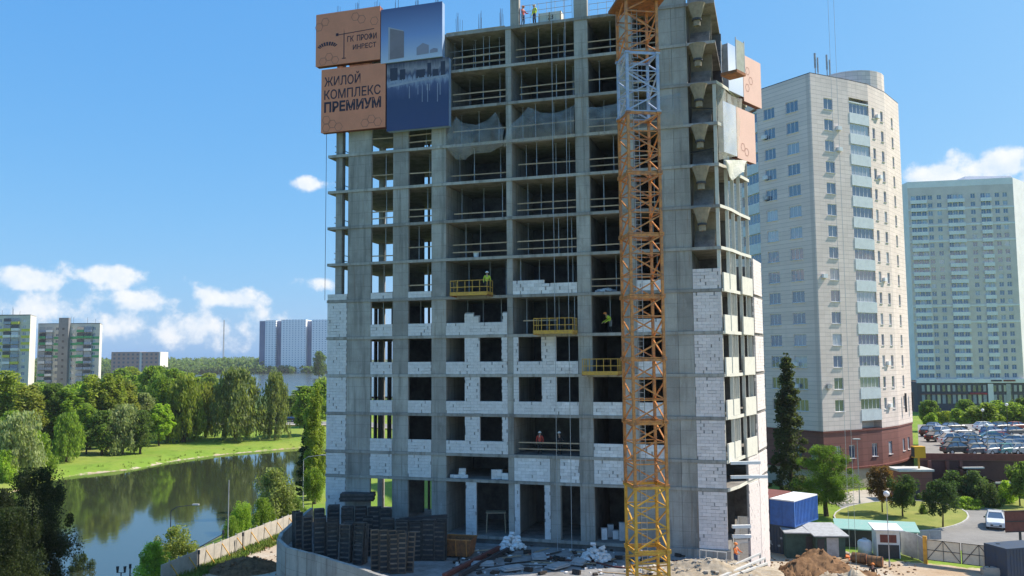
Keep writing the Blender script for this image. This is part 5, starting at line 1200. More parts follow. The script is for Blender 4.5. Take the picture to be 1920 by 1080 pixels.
# near bank, building edge
NB = [('willow_shrub', 'big rounded pale green willow shrub beside the site fence', 'bush', 512, 975, 880, 96, (.125, .155, .065)), ('bush', 'fresh green shrub between the thin lamp post and the willow shrub', 'bush', 452, 1000, 940, 52, BRIGHT), ('bush', 'small green shrub at the foot of the thin lamp post', 'bush', 436, 1012, 968, 38, GREEN), ('bush', 'leafy green shrub tucked under the willow shrub', 'bush', 490, 990, 935, 56, GREEN), ('bush', 'dark green shrub under the willow shrub by the wall corner', 'bush', 548, 972, 930, 60, DARKG),
      ('bush', 'pale yellowish green shrub behind the fence at the arm lamp post', 'bush', 325, 1062, 990, 92, (.15, .18, .06)), ('bush', 'bright green shrub lowest along the fence', 'bush', 285, 1088, 1018, 66, BRIGHT), ('bush', 'small dark shrub between two bollard posts', 'bush', 362, 1052, 1022, 40, DARKG)]
for i, (nm, lb, kd, px, yb, yt, w, col) in enumerate(NB): ptree(nm, lb, kd, px, yb, yt, w, col, 0, i % 3, cat='bush')
ptree('poplar_tree', 'tall yellow-green poplar standing right against the block wall', 'poplar', 590, 945, 722, 46, (.13, .17, .035), 0, 0)
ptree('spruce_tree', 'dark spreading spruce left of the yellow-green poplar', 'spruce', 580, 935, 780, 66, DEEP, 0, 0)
ptree('round_tree', 'mid green tree in front of the dark spruce', 'small', 586, 962, 880, 44, GREEN, 0, 1)
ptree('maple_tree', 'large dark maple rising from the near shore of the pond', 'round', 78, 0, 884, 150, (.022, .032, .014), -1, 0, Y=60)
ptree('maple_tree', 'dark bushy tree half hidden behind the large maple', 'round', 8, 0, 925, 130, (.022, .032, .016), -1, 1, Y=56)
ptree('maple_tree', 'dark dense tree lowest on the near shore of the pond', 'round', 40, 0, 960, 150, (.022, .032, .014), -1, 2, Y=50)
ptree('bush', 'small dark bush at the water edge by the twin lantern', 'bush', 152, 1096, 1040, 54, (.03, .045, .02), 0, 2, cat='bush')
# right-hand yard
RT = [('linden_tree', 'large bright green tree beside the blue container', 'round', 1550, 968, 838, 118, (.075, .13, .022), -1), ('spruce_tree', 'tall slim dark spruce in front of the beige tower', 'spruce', 1483, 930, 668, 80, (.042, .056, .028), 0), ('plum_tree', 'small tree with rusty red top on the lawn island', 'small', 1655, 962, 876, 58, (.10, .06, .03), 0), ('maple_tree', 'dark green bushy tree beside the rusty topped one', 'small', 1693, 970, 892, 66, (.035, .062, .024), 0),
      ('maple_tree', 'dark round small tree with thin trunk at the kerb bend', 'small', 1768, 990, 902, 66, (.032, .058, .026), 0), ('bush', 'dense dark green shrub in front of the brown garage wall', 'bush', 1790, 938, 884, 70, (.04, .075, .03), 1), ('bush', 'grey-green shrub in front of the garage canopy', 'bush', 1828, 942, 884, 60, (.05, .08, .04), 1), ('bush', 'small dark shrub by the road edge near the white car', 'bush', 1858, 952, 904, 48, (.045, .07, .03), 1), ('bush', 'bright yellow-green shrub on the verge behind the white car', 'bush', 1886, 944, 902, 42, BRIGHT, 1),
      ('maple_tree', 'dark tree on the verge next to the brown sign panel', 'small', 1913, 950, 868, 56, DARKG, 1), ('bush', 'tiny shrub on the lawn island between the dark trees', 'bush', 1731, 965, 945, 14, DARKG, 1), ('bush', 'low hedge strip along the verge', 'bush', 1812, 952, 932, 60, BRIGHT, 1)]
for i, (nm, lb, kd, px, yb, yt, w, col, lod) in enumerate(RT): ptree(nm, lb, kd, px, yb, yt, w, col, lod, i % 3, cat='bush' if nm == 'bush' else 'tree')
for i, (px, Y, yt, w, c) in enumerate([(1828, 178, 757, 78, (.10, .14, .035)), (1882, 182, 757, 76, (.10, .15, .035)), (1925, 180, 762, 60, GREEN), (1796, 185, 768, 50, GREEN), (1735, 205, 752, 40, DARKG), (1800, 215, 750, 40, DARKG), (1735, 175, 775, 36, GREEN), (1764, 195, 772, 40, OLIVE), (1912, 205, 748, 60, DARKG), (1850, 210, 752, 50, GREEN)]):
    ptree('street_tree', 'low round street tree between the car park and the shop floors', 'small', px, 0, yt, w, c, 1, i % 3, Y=Y, group='street trees beyond the car park')
# ================================================================== cars
def car_proto():
    t = thing('parked_car', 'car', 'car'); L, Wc = 4.4, 1.76
    prof = [(-2.2, .32), (-2.2, .62), (-2.12, .82), (-1.75, .92), (-1.05, .98), (.95, .98), (1.55, .92), (2.1, .74), (2.2, .55), (2.2, .30)]
    o = MB(); V = []; n = len(prof)
    for y, sc in ((-Wc/2, .0), (-Wc/2+.09, 1.), (Wc/2-.09, 1.), (Wc/2, .0)):
        for x, z in prof: V.append((x*(1 if sc else .965), y, z if sc else .30+(z-.30)*.86))
    F = []
    for j in range(3):
        for i in range(n): F.append((j*n+i, (j+1)*n+i, (j+1)*n+(i+1) % n, j*n+(i+1) % n))
    F += [tuple(range(n)), tuple(reversed(range(3*n, 4*n)))]; o.add(V, [f[::-1] for f in F])
    # roof and pillars over the glasshouse
    o.add([(-1.35, -.60, 1.43), (.15, -.60, 1.45), (.15, .60, 1.45), (-1.35, .60, 1.43), (-1.35, -.60, 1.38), (.15, -.60, 1.40), (.15, .60, 1.40), (-1.35, .60, 1.38)], [(0, 1, 2, 3), (7, 6, 5, 4), (0, 4, 5, 1), (1, 5, 6, 2), (2, 6, 7, 3), (3, 7, 4, 0)])
    for s in (-1, 1):
        for a, c2 in (((1.0, s*.76, .97), (.14, s*.6, 1.42)), ((-1.95, s*.74, .93), (-1.34, s*.6, 1.41)), ((-.35, s*.79, .96), (-.45, s*.61, 1.42))): o.beam(a, c2, .07, .07)
    body_ = obj('body', o, M['paint'], t, smooth=False)
    o = MB(); a = [(-1.9, .95), (1.0, .975), (.16, 1.39), (-1.32, 1.37)]
    V = [(x, -(.77 if z < 1.2 else .585), z) for x, z in a]+[(x, (.77 if z < 1.2 else .585), z) for x, z in a]
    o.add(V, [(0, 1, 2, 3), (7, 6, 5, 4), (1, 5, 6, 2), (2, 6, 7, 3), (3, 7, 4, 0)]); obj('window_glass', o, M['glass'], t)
    for x in (-1.38, 1.36):
        for s in (-1, 1):
            o = MB(); o.tube((x, s*.62, .32), (x, s*.89, .32), .32, 16); w = obj('wheel', o, M['black'], t); o = MB(); o.tube((x, s*.80, .32), (x, s*.9, .32), .19, 10); obj('rim', o, M['steel'], w)
    for s in (-1, 1):
        o = MB(); o.box(2.12, s*.52-.17, .60, 2.215, s*.52+.17, .74); obj('headlight', o, M['white'], t); o = MB(); o.box(-2.21, s*.62-.13, .62, -2.13, s*.62+.13, .80); obj('tail_light', o, M['vest_red'], t)
        o = MB(); o.box(.72, s*.98-.09, .95, .86, s*.98+.09, 1.08); obj('mirror', o, M['black'], t)
    o = MB(); o.box(2.16, -.5, .36, 2.225, .5, .54); obj('grille', o, M['dark'], t); o = MB(); o.box(2.225, -.26, .42, 2.24, .26, .52); obj('number_plate', o, M['white'], t)
    return t
CP = car_proto(); first = [True]
def car(label, loc, rz, col, sc=(1, 1, 1), group='cars in the raised car park'):
    if first[0]: first[0] = False; o = CP; o.location = loc; o.rotation_euler = (0, 0, rz); o.scale = sc; o['label'] = label; o['group'] = group
    else: o = copy_tree(CP, None, loc, rz, sc, label, group)
    for c in o.children:
        if c.name.startswith('body'): c.color = (*col, 1)
    return o
BK, WH, GRY, SIL, BLU, TEAL, RED, DG = (.012, .012, .014), (.72, .73, .74), (.10, .105, .11), (.36, .37, .38), (.04, .10, .26), (.05, .22, .22), (.30, .03, .03), (.02, .03, .03)
DKZ = .4
CARS = [('white car driving along the curving driveway', None)]
p = gnd(1867, 988, GZ); car('white car driving along the curving driveway', (p.x, p.y, GZ+.03), R(-118), WH, (1.0, 1.04, 1.08), 'cars on the ground')
rows_ = [(116, [(1795, DG, 8, 1.18), (1832, GRY, 12, 1), (1862, SIL, 10, 1), (1888, TEAL, 14, 1), (1912, SIL, 10, 1)]), (121.5, [(1798, BK, 6, 1.25), (1828, BK, 10, 1.05), (1862, BK, 8, 1.1), (1893, SIL, 5, 1), (1918, BLU, 7, 1)]), (127, [(1790, WH, 4, 1.28), (1826, DG, 8, 1.05), (1856, DG, 175, 1), (1888, GRY, 170, 1), (1915, WH, 4, 1)]),
         (133, [(1760, BK, 30, 1.15), (1818, SIL, 8, 1), (1850, TEAL, 172, 1), (1880, RED, 8, .95)]), (142, [(1745, BK, 35, 1.2), (1766, WH, 38, 1.15), (1800, GRY, 10, 1), (1860, BLU, 10, 1.05), (1905, GRY, 10, 1)]), (152, [(1752, BLU, 40, 1), (1788, DG, 10, 1), (1848, WH, 12, 1.05), (1878, GRY, 12, 1), (1910, RED, 12, 1)])]
nmc = {BK: 'black', WH: 'white', GRY: 'dark grey', SIL: 'silver', BLU: 'blue', TEAL: 'teal', RED: 'dark red', DG: 'greenish black'}
for Y, lst in rows_:
    for px, c, a, h in lst:
        x = at(px, 800, Y).x; row = 'row behind the garage wall' if Y < 118 else ('front rows' if Y < 130 else 'back rows')
        car(f'{nmc[c]} {"tall " if h > 1.1 else ""}car parked in the {row} of the car park', (x, Y+rnd.uniform(-.4, .4), DKZ+.02), R(a+rnd.uniform(-6, 6)), c, (1, 1, h))
for px, c, a in ((432, BK, 176), (490, BK, 3), (512, (.03, .03, .07), 178), (572, GRY, 2), (545, BK, 177), (388, GRY, 176)):
    Y = 238+(2.5 if a > 90 else -2.5)-abs(px-480)*.0; x = at(px, 790, Y).x; yy = 236-(x+60)*.16+(2.2 if a > 90 else -2.2)
    car(f'{"dark grey" if c == GRY else "black"} car on the road behind the pond', (x, yy, ground_z(x, yy)+.32), R(a-6), c, (1, 1, 1.05), 'cars on the pond road')
# ================================================================== raised car park
def quadpts(l): return [tuple(at(px, 700, Y)[:2]) for px, Y in l]
cp = quadpts([(1716, 113), (1985, 110), (2050, 165), (1716, 165)])
o = MB(); o.prism(cp, DKZ-.35, DKZ); obj('car_park_deck', o, M['asphalt'], kind='structure')
gw = thing('garage', 'dark red-brown garage wall carrying the raised car park', 'building', (cp[0][0], cp[0][1], GZ))
brown = sm('garage_brown', (.115, .055, .05), .85, .3, .8)
o = MB(); o.wall(cp[0], cp[1], GZ-.1, DKZ-.36, .3); obj('wall', rel(o, gw), brown, gw); o = MB(); o.wall(cp[3], cp[0], GZ-.1, DKZ-.36, .3); obj('wall', rel(o, gw), brown, gw)
o = MB(); o.wall(Vector(cp[0])-Vector((0, .12)), Vector(cp[1])-Vector((0, .12)), DKZ-.3, DKZ+.55, .14); obj('parapet', rel(o, gw), M['redbrown'], gw)
for px in (1742, 1775, 1800, 1868): 
    x = at(px, 880, 112.4).x; o = MB(); o.box(x-.18, 112.0, GZ, x+.18, 112.35, DKZ-.35); obj('pilaster', rel(o, gw), M['tower_brown'], gw)
a, c2 = at(1812, 870, 109), at(1880, 872, 109); cn = thing('entrance_canopy', 'dark sloping canopy on posts at the garage entrance', 'canopy', (a.x, 109, GZ))
o = MB(); o.quad((0, 0, 3.9), (c2.x-a.x-1, 0, 2.2), (c2.x-a.x-1, 2.6, 2.2), (0, 2.6, 3.9)); o.quad((0, 2.6, 3.8), (c2.x-a.x-1, 2.6, 2.1), (c2.x-a.x-1, 0, 2.1), (0, 0, 3.8)); obj('roof', o, M['dark'], cn)
for x, h in ((.1, 3.7), (2.2, 2.9), (c2.x-a.x-1.1, 2.0)): o = MB(); o.beam((x, .1, 0), (x, .1, h), .1, .1); obj('post', o, M['grey'], cn)
o = MB(); o.box(-.4, -.15, 3.92, 2.2, .3, 4.1); obj('fascia', o, M['rail_white'], cn); o = MB(); o.box(c2.x-a.x-1.1, -.1, 2.0, c2.x-a.x+1.6, .2, 2.2); obj('fascia', o, M['rail_white'], cn)
ys = thing('yellow_sign_box', 'yellow box sign on a post at the garage corner', 'sign', (*at(1722, 850, 110)[:2], GZ))
z0 = at(1722, 858, 110).z-GZ; o = MB(); o.box(-.7, -.5, z0, .7, .5, z0+1.45); obj('box', o, sm('sign_yellow', (.75, .38, .02), .6, .1, 2), ys); o = MB(); o.beam((0, 0, 0), (0, 0, z0), .18, .18); obj('post', o, M['yellow'], ys); o = MB(); o.box(-.72, -.45, z0+.1, -.705, .45, z0+1.3); obj('face', o, M['dark'], ys)
gh = thing('gatehouse', 'small brown brick gatehouse with pale cornice below the yellow sign', 'building', (*at(1716, 900, 109)[:2], GZ))
o = MB(); o.box(-1.9, 0, 0, 2.2, 3, 3.6); obj('wall', o, M['tower_brown'], gh); o = MB(); o.box(-2.1, -.2, 3.6, 2.4, 3.2, 3.85); obj('cornice', o, M['rail_white'], gh); o = MB(); o.box(-.6, -.06, 0, .5, -.01, 2.2); obj('door', o, M['dark'], gh)
# ================================================================== lamps
def lamp(label, base, h, arm=0., armdir=0., head='arm', r_=.07, m='grey', group=None):
    t = thing('street_lamp', label, 'lamp', base, armdir, group)
    o = MB(); o.tube((0, 0, 0), (0, 0, h), r_, 8, r_*.6); obj('pole', o, M[m], t); o = MB(); o.tube((0, 0, 0), (0, 0, .5), r_*1.7, 8); obj('base', o, M[m], t)
    if arm: o = MB(); o.tube((0, 0, h), (arm*.25, 0, h+.35), r_*.6, 6); o.tube((arm*.25, 0, h+.35), (arm, 0, h+.55), r_*.55, 6); obj('arm', o, M[m], t); o = MB(); o.box(arm-.1, -.13, h+.5, arm+.5, .13, h+.62); obj('lamp_head', o, M['grey'], t)
    elif head == 'globe': o = MB(); o.sphere((0, 0, h+.2), .26, 12, 8); obj('globe', o, M['white'], t, smooth=True)
    elif head == 'flat': o = MB(); o.box(-.5, -.18, h, .35, .18, h+.12); obj('lamp_head', o, M['rail_white'], t)
    return t
def lampat(label, px, yb, yt, **k):
    p = gpt(px, yb); lamp(label, p, at(px, yt, p.y).z-p.z, **k)
lampat('dark street lamp with long arm behind the site fence', 318, 1062, 958, arm=2.1, m='dark')
lampat('thin straight street lamp post standing before the pond', 427, 1022, 900, head='none')
lampat('pale street lamp with long arm in front of the dark spruce', 568, 955, 862, arm=2.2)
lampat('street lamp with flat head in front of the beige tower', 1612, 946, 824, head='flat')
lampat('slim street lamp beside the garage canopy', 1857, 930, 800, head='globe')
lampat('thin yard lamp with white globe in front of the teal roof', 1668, 1063, 930, head='globe', r_=.05)
for k, px in enumerate((1824, 1832)):
    x = at(px, 800, 150).x; lamp('short car park lamp with globe head', (x, 130+k*18, DKZ), 3.6, head='globe', r_=.05, m='dark', group='car park lamps')
x = at(1889, 790, 140).x; lamp('taller car park lamp with bright globe beside the round street tree', (x, 140, DKZ), 5.0, head='globe', r_=.06, m='dark')
t = thing('twin_lantern', 'dark twin lantern on the pond promenade', 'lamp', gpt(226, 1110)); hb = at(226, 1062, t.location.y).z-t.location.z
o = MB(); o.tube((0, 0, 0), (0, 0, hb-.5), .05, 8); o.beam((-.3, 0, hb-.5), (.3, 0, hb-.5), .04, .04); obj('pole', o, M['dark'], t)
for s in (-.3, .3): o = MB(); o.tube((s, 0, hb-.5), (s, 0, hb), .08, 8, .13); obj('lantern', o, M['dark'], t)
for px, yb in ((243, 1100), (455, 1035), (418, 1030), (372, 1072)):
    p = gpt(px, yb); b_ = thing('bollard_lamp', 'short dark bollard lamp on the pond promenade', 'lamp', p, 0, 'bollard lamps by the pond'); o = MB(); o.tube((0, 0, 0), (0, 0, 1.5), .06, 8); obj('pole', o, M['dark'], b_); o = MB(); o.tube((0, 0, 1.5), (0, 0, 1.85), .11, 8); obj('head', o, M['dark'], b_)
# ================================================================== left fence, bench, promenade
fn = thing('site_fence', 'long pale panel fence with yellow struts along the pond side', 'fence', (*gnd(555, 990, GZ)[:2], GZ))
a, c2 = Vector(gnd(562, 986, GZ)), Vector(gnd(300, 1092, GZ)); d = c2-a; n = int(d.length/1.25)
fm_ = sm('fence_panel', (.50, .45, .38), .85, .25, 1.5)
for k in range(n):
    p1, p2 = a+d*(k/n), a+d*((k+.96)/n); z = ground_z(p1.x, p1.y); o = MB(); o.wall(p1, p2, z+.12, z+1.62+rnd.uniform(-.05, .05), .06); obj('panel', rel(o, fn), fm_, fn)
    o = MB(); o.beam((p1.x-.05, p1.y-.05, z), (p1.x-.05, p1.y-.05, z+1.75), .08, .08); obj('post', rel(o, fn), M['grey'], fn)
    if k % 2 == 0: o = MB(); o.beam((p1.x+1.1, p1.y-.2, z), (p1.x+.06, p1.y, z+1.35), .07, .07); obj('strut', rel(o, fn), M['yellow_crane'], fn)
p = gpt(506, 968); t = thing('park_bench', 'wooden slatted park bench behind the site fence', 'bench', p, .5)
for k in range(3): o = MB(); o.box(-.9, -.25+k*.17, .44, .9, -.12+k*.17, .48); obj('seat_slat', o, M['plank'], t)
for k in range(3): o = MB(); o.box(-.9, .27, .55+k*.14, .9, .31, .65+k*.14); obj('back_slat', o, M['plank'], t)
for s in (-.75, .75): o = MB(); o.box(s-.04, -.25, 0, s+.04, .27, .44); obj('leg', o, M['dark'], t)
# ================================================================== formwork panels inside the curved wall
def formwork_panel(m, m2):
    t = thing('formwork', 'formwork', 'formwork', group='x'); H, Wd = 2.75, .9
    o = MB(); o.box(-Wd/2, .0, 0, -Wd/2+.08, .13, H); o.box(Wd/2-.08, 0, 0, Wd/2, .13, H); o.box(-Wd/2+.082, 0, H-.08, Wd/2-.082, .13, H); o.box(-Wd/2+.082, 0, 0, Wd/2-.082, .13, .08); obj('frame', o, m, t)
    o = MB(); o.box(-Wd/2+.01, .132, .01, Wd/2-.01, .15, H-.01); obj('face_sheet', o, M['dark'], t)
    for k in range(1, 8): o = MB(); o.box(-Wd/2+.082, .01, k*H/8-.05, Wd/2-.082, .12, k*H/8+.05); obj('rib', o, m2, t)
    return t
FP = [formwork_panel(sm('dark_form', (.105, .09, .08), .8, .5, 3, col2=(.04, .037, .035), rand=.45), sm('dark_form_rib', (.15, .125, .105), .8, .5, 3, col2=(.06, .05, .045), rand=.4)), formwork_panel(sm('brown_steel', (.17, .12, .085), .8, .4, 3, col2=(.07, .055, .045), rand=.3), sm('brown_steel_rib', (.23, .16, .11), .8, .4, 3, col2=(.1, .075, .06), rand=.3))]
used = [False, False]
flab = ['dark ribbed formwork panel standing in the tight rows inside the curved wall', 'rust-brown ribbed formwork panel leaning in front of the darker rows']
def place_panel(k, loc, rz, tilt, sc, group):
    if not used[k]: used[k] = True; o = FP[k]
    else: o = copy_tree(FP[k])
    o.location = loc; o.rotation_euler = (tilt, 0, rz); o.scale = sc; o['label'] = flab[k]; o['group'] = group; return o
for px, yb, n, rz, tilt, kind, w in [(562, 1030, 4, .6, -.08, 0, .7), (578, 1040, 4, .45, -.05, 0, .8), (600, 1046, 5, .25, -.06, 0, .9), (622, 1050, 5, .1, -.05, 0, .9), (645, 1056, 5, -.3, -.05, 0, .95), (668, 1060, 5, -.45, -.06, 0, .9), (598, 1022, 4, .3, -.04, 0, .9), (624, 1018, 5, .15, -.03, 0, 1.0), (650, 1022, 5, .1, -.03, 0, 1.0), (676, 1020, 5, .1, -.03, 0, 1.0), (700, 1022, 5, .0, -.03, 0, 1.0), (690, 1044, 4, .2, -.05, 0, .8),
        (704, 1072, 2, .25, -.07, 1, .6), (720, 1075, 2, .2, -.09, 1, .6), (737, 1077, 2, .15, -.1, 1, .6), (752, 1077, 2, .0, -.12, 1, .6), (767, 1075, 1, -.25, -.16, 1, .6), (727, 1050, 5, .1, -.03, 0, 1.0), (752, 1052, 5, .05, -.02, 0, 1.0), (778, 1052, 5, .0, -.02, 0, 1.0), (802, 1052, 5, -.05, -.02, 0, 1.0), (824, 1052, 4, -.1, -.02, 0, .9), (722, 1022, 4, .1, -.02, 0, 1.0)]:
    p = gnd(px, yb, DZ); d = Vector((-math.sin(rz), math.cos(rz), 0))
    for k in range(n):
        place_panel(kind, (p.x+d.x*k*.17+rnd.uniform(-.05, .05), p.y+d.y*k*.17, DZ+.06), rz+rnd.uniform(-.04, .04)+(.06*k if kind else 0), tilt+rnd.uniform(-.02, .02), (w, 1, rnd.uniform(.93, 1.04)), 'formwork panels standing in rows' if not kind else 'rust-brown formwork panels leaning in front')
for k in range(4):
    p = gnd(655, 1012, DZ); o = copy_tree(FP[0]); o.location = (p.x-1.0+rnd.uniform(-.2, .2), p.y+1.0, DZ+2.95+k*.16); o.rotation_euler = (R(90), 0, R(88)+rnd.uniform(-.1, .1)); o.scale = (1.3, 1, 1); o['label'] = 'dark ribbed formwork panel lying flat on top of the standing rows'; o['group'] = 'formwork panels lying on top'
# formwork panels and beams lying across the stacks and deck
def beamthing(name, label, p, q, w, h, m, cat, group=None):
    p, q = Vector(p), Vector(q); c = (p+q)/2; o = MB(); o.beam(p-c, q-c, w, h); 
    dd = (q-p).normalized(); sd3 = Vector((-dd.y, dd.x, 0))*w*.5
    o.beam(p-c+Vector((0, 0, h*.6)), q-c+Vector((0, 0, h*.6)), w*1.25, h*.18); o.beam(p-c-Vector((0, 0, h*.6)), q-c-Vector((0, 0, h*.6)), w*1.25, h*.18)
    return tag(link(name, o.mesh(name, M[m])), label, cat, group).__setattr__('location', c)
beamthing('steel_beam', 'long dark steel beam laid on top of the widest row of panels', gnd(725, 1060, DZ)+Vector((.6, 2.2, 2.75)), gnd(845, 1050, DZ)+Vector((-.4, 2.0, 2.75)), .2, .2, 'dark', 'beam')
beamthing('steel_beam', 'rusty red steel beam lying slantwise on the deck', gnd(948, 1026, DZ)+Vector((0, 0, .2)), gnd(832, 1086, DZ)+Vector((0, 0, .2)), .22, .2, 'redbrown', 'beam')
beamthing('steel_beam', 'second dark beam lying beside the rusty red one on the deck', gnd(958, 1032, DZ)+Vector((0, 0, .2)), gnd(862, 1084, DZ)+Vector((0, 0, .2)), .2, .2, 'dark', 'beam')
for k in range(16):
    px, py = rnd.uniform(860, 1170), rnd.uniform(1034, 1076); p = gnd(px, py, DZ); a = rnd.uniform(-.9, .9); L = rnd.uniform(1.5, 3.8)
    o = MB(); o.obox((0, 0, .03), (L, .16, .05), Matrix.Rotation(a, 3, 'Z')); tag(obj('loose_plank', o, rnd.choice([M['plank'], M['dark_wood'], M['grey']]), loc=(p.x, p.y, DZ+.03*(k % 4))), 'loose plank scattered on the deck in front of the building', 'plank', 'planks on the deck')
for k in range(5):
    px, py = [(905, 1062), (960, 1070), (1045, 1066), (1085, 1058), (1010, 1048)][k]; p = gnd(px, py, DZ); o = MB(); o.obox((0, 0, .06), (1.6, 1.0, .09), Matrix.Rotation(k*.4, 3, 'Z')); o.obox((.05, .1, .15), (1.4, .9, .06), Matrix.Rotation(k*.4+.1, 3, 'Z'))
    tag(obj('formwork_sheet', o, M['grey'], loc=(p.x, p.y, DZ+.1)), 'grey formwork sheet lying on the deck among planks', 'sheet', 'formwork sheets on the deck')
# rubble heaps of broken white blocks
def rubble(label, px, py, n, rx, h):
    p = gnd(px, py, DZ); o = MB()
    for k in range(n):
        f = rnd.random(); a = rnd.uniform(0, 6.28); r_ = rx*math.sqrt(f); z = h*(1-math.sqrt(f))*rnd.uniform(.4, 1); M3 = Matrix.Rotation(rnd.uniform(0, 6), 3, 'Z') @ Matrix.Rotation(rnd.uniform(-.7, .7), 3, 'X')
        o.obox((r_*math.cos(a), r_*math.sin(a)*.8, z+.1), (rnd.uniform(.15, .5), rnd.uniform(.12, .28), rnd.uniform(.1, .24)), M3)
    obj('rubble_heap', o, M['block'], loc=p, label=label, cat='rubble', kind='stuff')
rubble('heap of broken white blocks below the thin cross wall', 960, 1030, 90, 1.0, 1.5); rubble('heap of broken white blocks at the foot of the grey pier', 1118, 1052, 90, 1.1, 1.5)
# rusty skip
p = gnd(860, 1046, DZ); t = thing('rusty_skip', 'rusty orange metal skip beside the formwork panels', 'skip', (p.x, p.y+.6, DZ), -.25)
def tray(o, L, w0, h, fl):
    P = [(-L/2, -w0/2, .12), (L/2, -w0/2, .12), (L/2, w0/2, .12), (-L/2, w0/2, .12)]; Q = [(x*(1+fl/L*2), y*(1+fl/w0*2), h) for x, y, _ in P]
    for i in range(4): o.quad(P[i], P[(i+1) % 4], Q[(i+1) % 4], Q[i]); o.quad(*[tuple(Vector(v)*1.0+Vector((0, 0, .0))) for v in (Q[i], Q[(i+1) % 4])], tuple(Vector(P[(i+1) % 4])*.95), tuple(Vector(P[i])*.95))
    o.quad(*P[::-1])
o = MB(); tray(o, 1.9, 1.3, 1.35, .2); obj('tub', o, M['rust'], t)
o = MB()
for x in (-.8, 0, .8): o.beam((x, -.70, .15), (x, -.86, 1.3), .07, .05)
o.beam((-1.16, -.86, 1.34), (1.16, -.86, 1.34), .08, .08); o.beam((-1.16, .86, 1.34), (1.16, .86, 1.34), .08, .08); obj('rib', o, M['orange'], t)
o = MB(); o.box(-.75, -.6, 0, -.55, .6, .115); o.box(.55, -.6, 0, .75, .6, .115); obj('runner', o, M['dark'], t)
# trestle table inside the ground floor, white blocks and sacks on the open floors
p = fw(-2.0, 1.6, .01); t = thing('trestle_table', 'wooden trestle table standing in the ground floor opening', 'table', p, -TH+.3)
o = MB(); o.box(-.8, -.5, 1.55, .8, .5, 1.62); obj('table_top', o, M['plank'], t)
for x in (-.7, .7):
    for y in (-.4, .4): o = MB(); o.beam((x*1.1, y, 0), (x, y, 1.55), .07, .07); obj('leg', o, M['plank'], t)
for k, (u, w, h) in enumerate([(-5.2, .5, .5), (-4.9, .4, .3), (-4.5, .6, .9), (-4.3, .5, .4), (-1.7, .5, .8), (-1.4, .6, .9), (-.8, .5, .7), (-1.2, .8, .5)]):
    o = MB()
    for q in range(max(1, int(h/.26))): o.obox((0, 0, .125+q*.25), (.55, .28, .24), Matrix.Rotation(rnd.uniform(-.5, .5), 3, 'Z'))
    tag(obj('stacked_blocks', o, M['block'], loc=fw(u, w, fz0(1))), 'little stack of white blocks on the dark open floor above the entrance', 'blocks', 'block stacks above the entrance')
for k, (u, w, h) in enumerate([(6.9, 1.2, .8), (7.7, 1.6, .6), (8.3, 1.2, 1.3), (7.2, 2.2, .9)]):
    o = MB(); o.box(-.22, -.2, 0, .22, .2, h); o.box(-.24, -.22, h, .24, .22, h+.04); tag(obj('white_canister', o, M['white'] if k % 2 else M['block'], loc=fw(u, w, .012)), 'pale canister standing inside the ground floor opening by the crane', 'canister', 'canisters on the ground floor')
o = MB()
for k in range(40):
    a = rnd.uniform(0, 6.28); r_ = rnd.uniform(0, .85); o.obox((r_*math.cos(a), r_*math.sin(a)*.5, .05+.25*(1-r_)), (.3, .2, .12), Matrix.Rotation(a, 3, 'Z') @ Matrix.Rotation(rnd.uniform(-.6, .6), 3, 'X'))
obj('rubble_heap', o, M['block'], loc=fw(7.5, .9, fz0(6)), label='small spill of broken white blocks behind rails next to the crane', cat='rubble', kind='stuff')
# ================================================================== soil, ramp, scaffold frame
mound('soil_mound', 24.8, 68.0, 6.2, 4.6, 2.7, GZ, M['soil'], 'heap of brown excavated soil in front of the navy container', 4)
mound('soil_mound', 19.5, 61.5, 4.2, 3.6, 3.6, GZ, M['soil'], 'smaller dark soil heap against the podium corner', 9)
mound('sand_heap', 13.4, 58.6, 4.8, 3.0, .5, DZ, M['sand'], 'low pale heap of sand and debris at the foot of the crane', 14, rough=.9)
mound('sand_heap', 22.5, 57.5, 6.5, 5.0, 3.6, GZ, M['sand'], 'bright sandy slope beside the podium corner', 19)
mound('soil_mound', at(455, 1068, 76).x, 76.5, 3.2, 2.6, 1.1, GZ, M['soil'], 'low dark soil heap left of the curved wall', 31)  # dark heap added where the building only casts its shadow
t = thing('scaffold_frame', 'pale steel scaffold railing on the sandy corner', 'railing', at(1312, 1062, 60))
q1 = at(1312, 1062, 60); 
for (p1, p2) in (((1312, 1031), (1362, 1036)), ((1312, 1048), (1362, 1052))): o = MB(); o.beam(at(*p1, 60)-q1, at(*p2, 59)-q1, .06, .06); obj('rail', o, M['rail_white'], t)
for px, y0, y1 in ((1312, 1031, 1062), (1324, 1032, 1064), (1345, 1034, 1066), (1362, 1036, 1070)): o = MB(); Yp = 60-(px-1312)/50; o.beam(at(px, y0, Yp)-q1, at(px, y1, Yp)-q1, .06, .06); obj('post', o, M['rail_white'], t)
for (p1, Y1, p2, Y2, w) in (((1350, 1082), 56.5, (1434, 1046), 60.5, .2), ((1362, 1084), 56.2, (1438, 1056), 60, .16), ((1330, 1080), 57, (1425, 1038), 61, .12)):
    a, c2 = at(*p1, Y1), at(*p2, Y2); c = (a+c2)/2; o = MB(); o.beam(a-c, c2-c, w, .12); o.beam(a-c, a-c+Vector((0, 0, -.8)), .1, .1); o.beam(c2-c, c2-c+Vector((0, 0, -1.2)), .1, .1); o.beam(-Vector((0, 0, .06)), -Vector((0, 0, .9)), .1, .1)
    tag(obj('timber_rail', o, M['rail_white'], loc=c), 'pale weathered timber rail slanting over the soil heaps', 'rail', 'timber rails by the soil heaps')
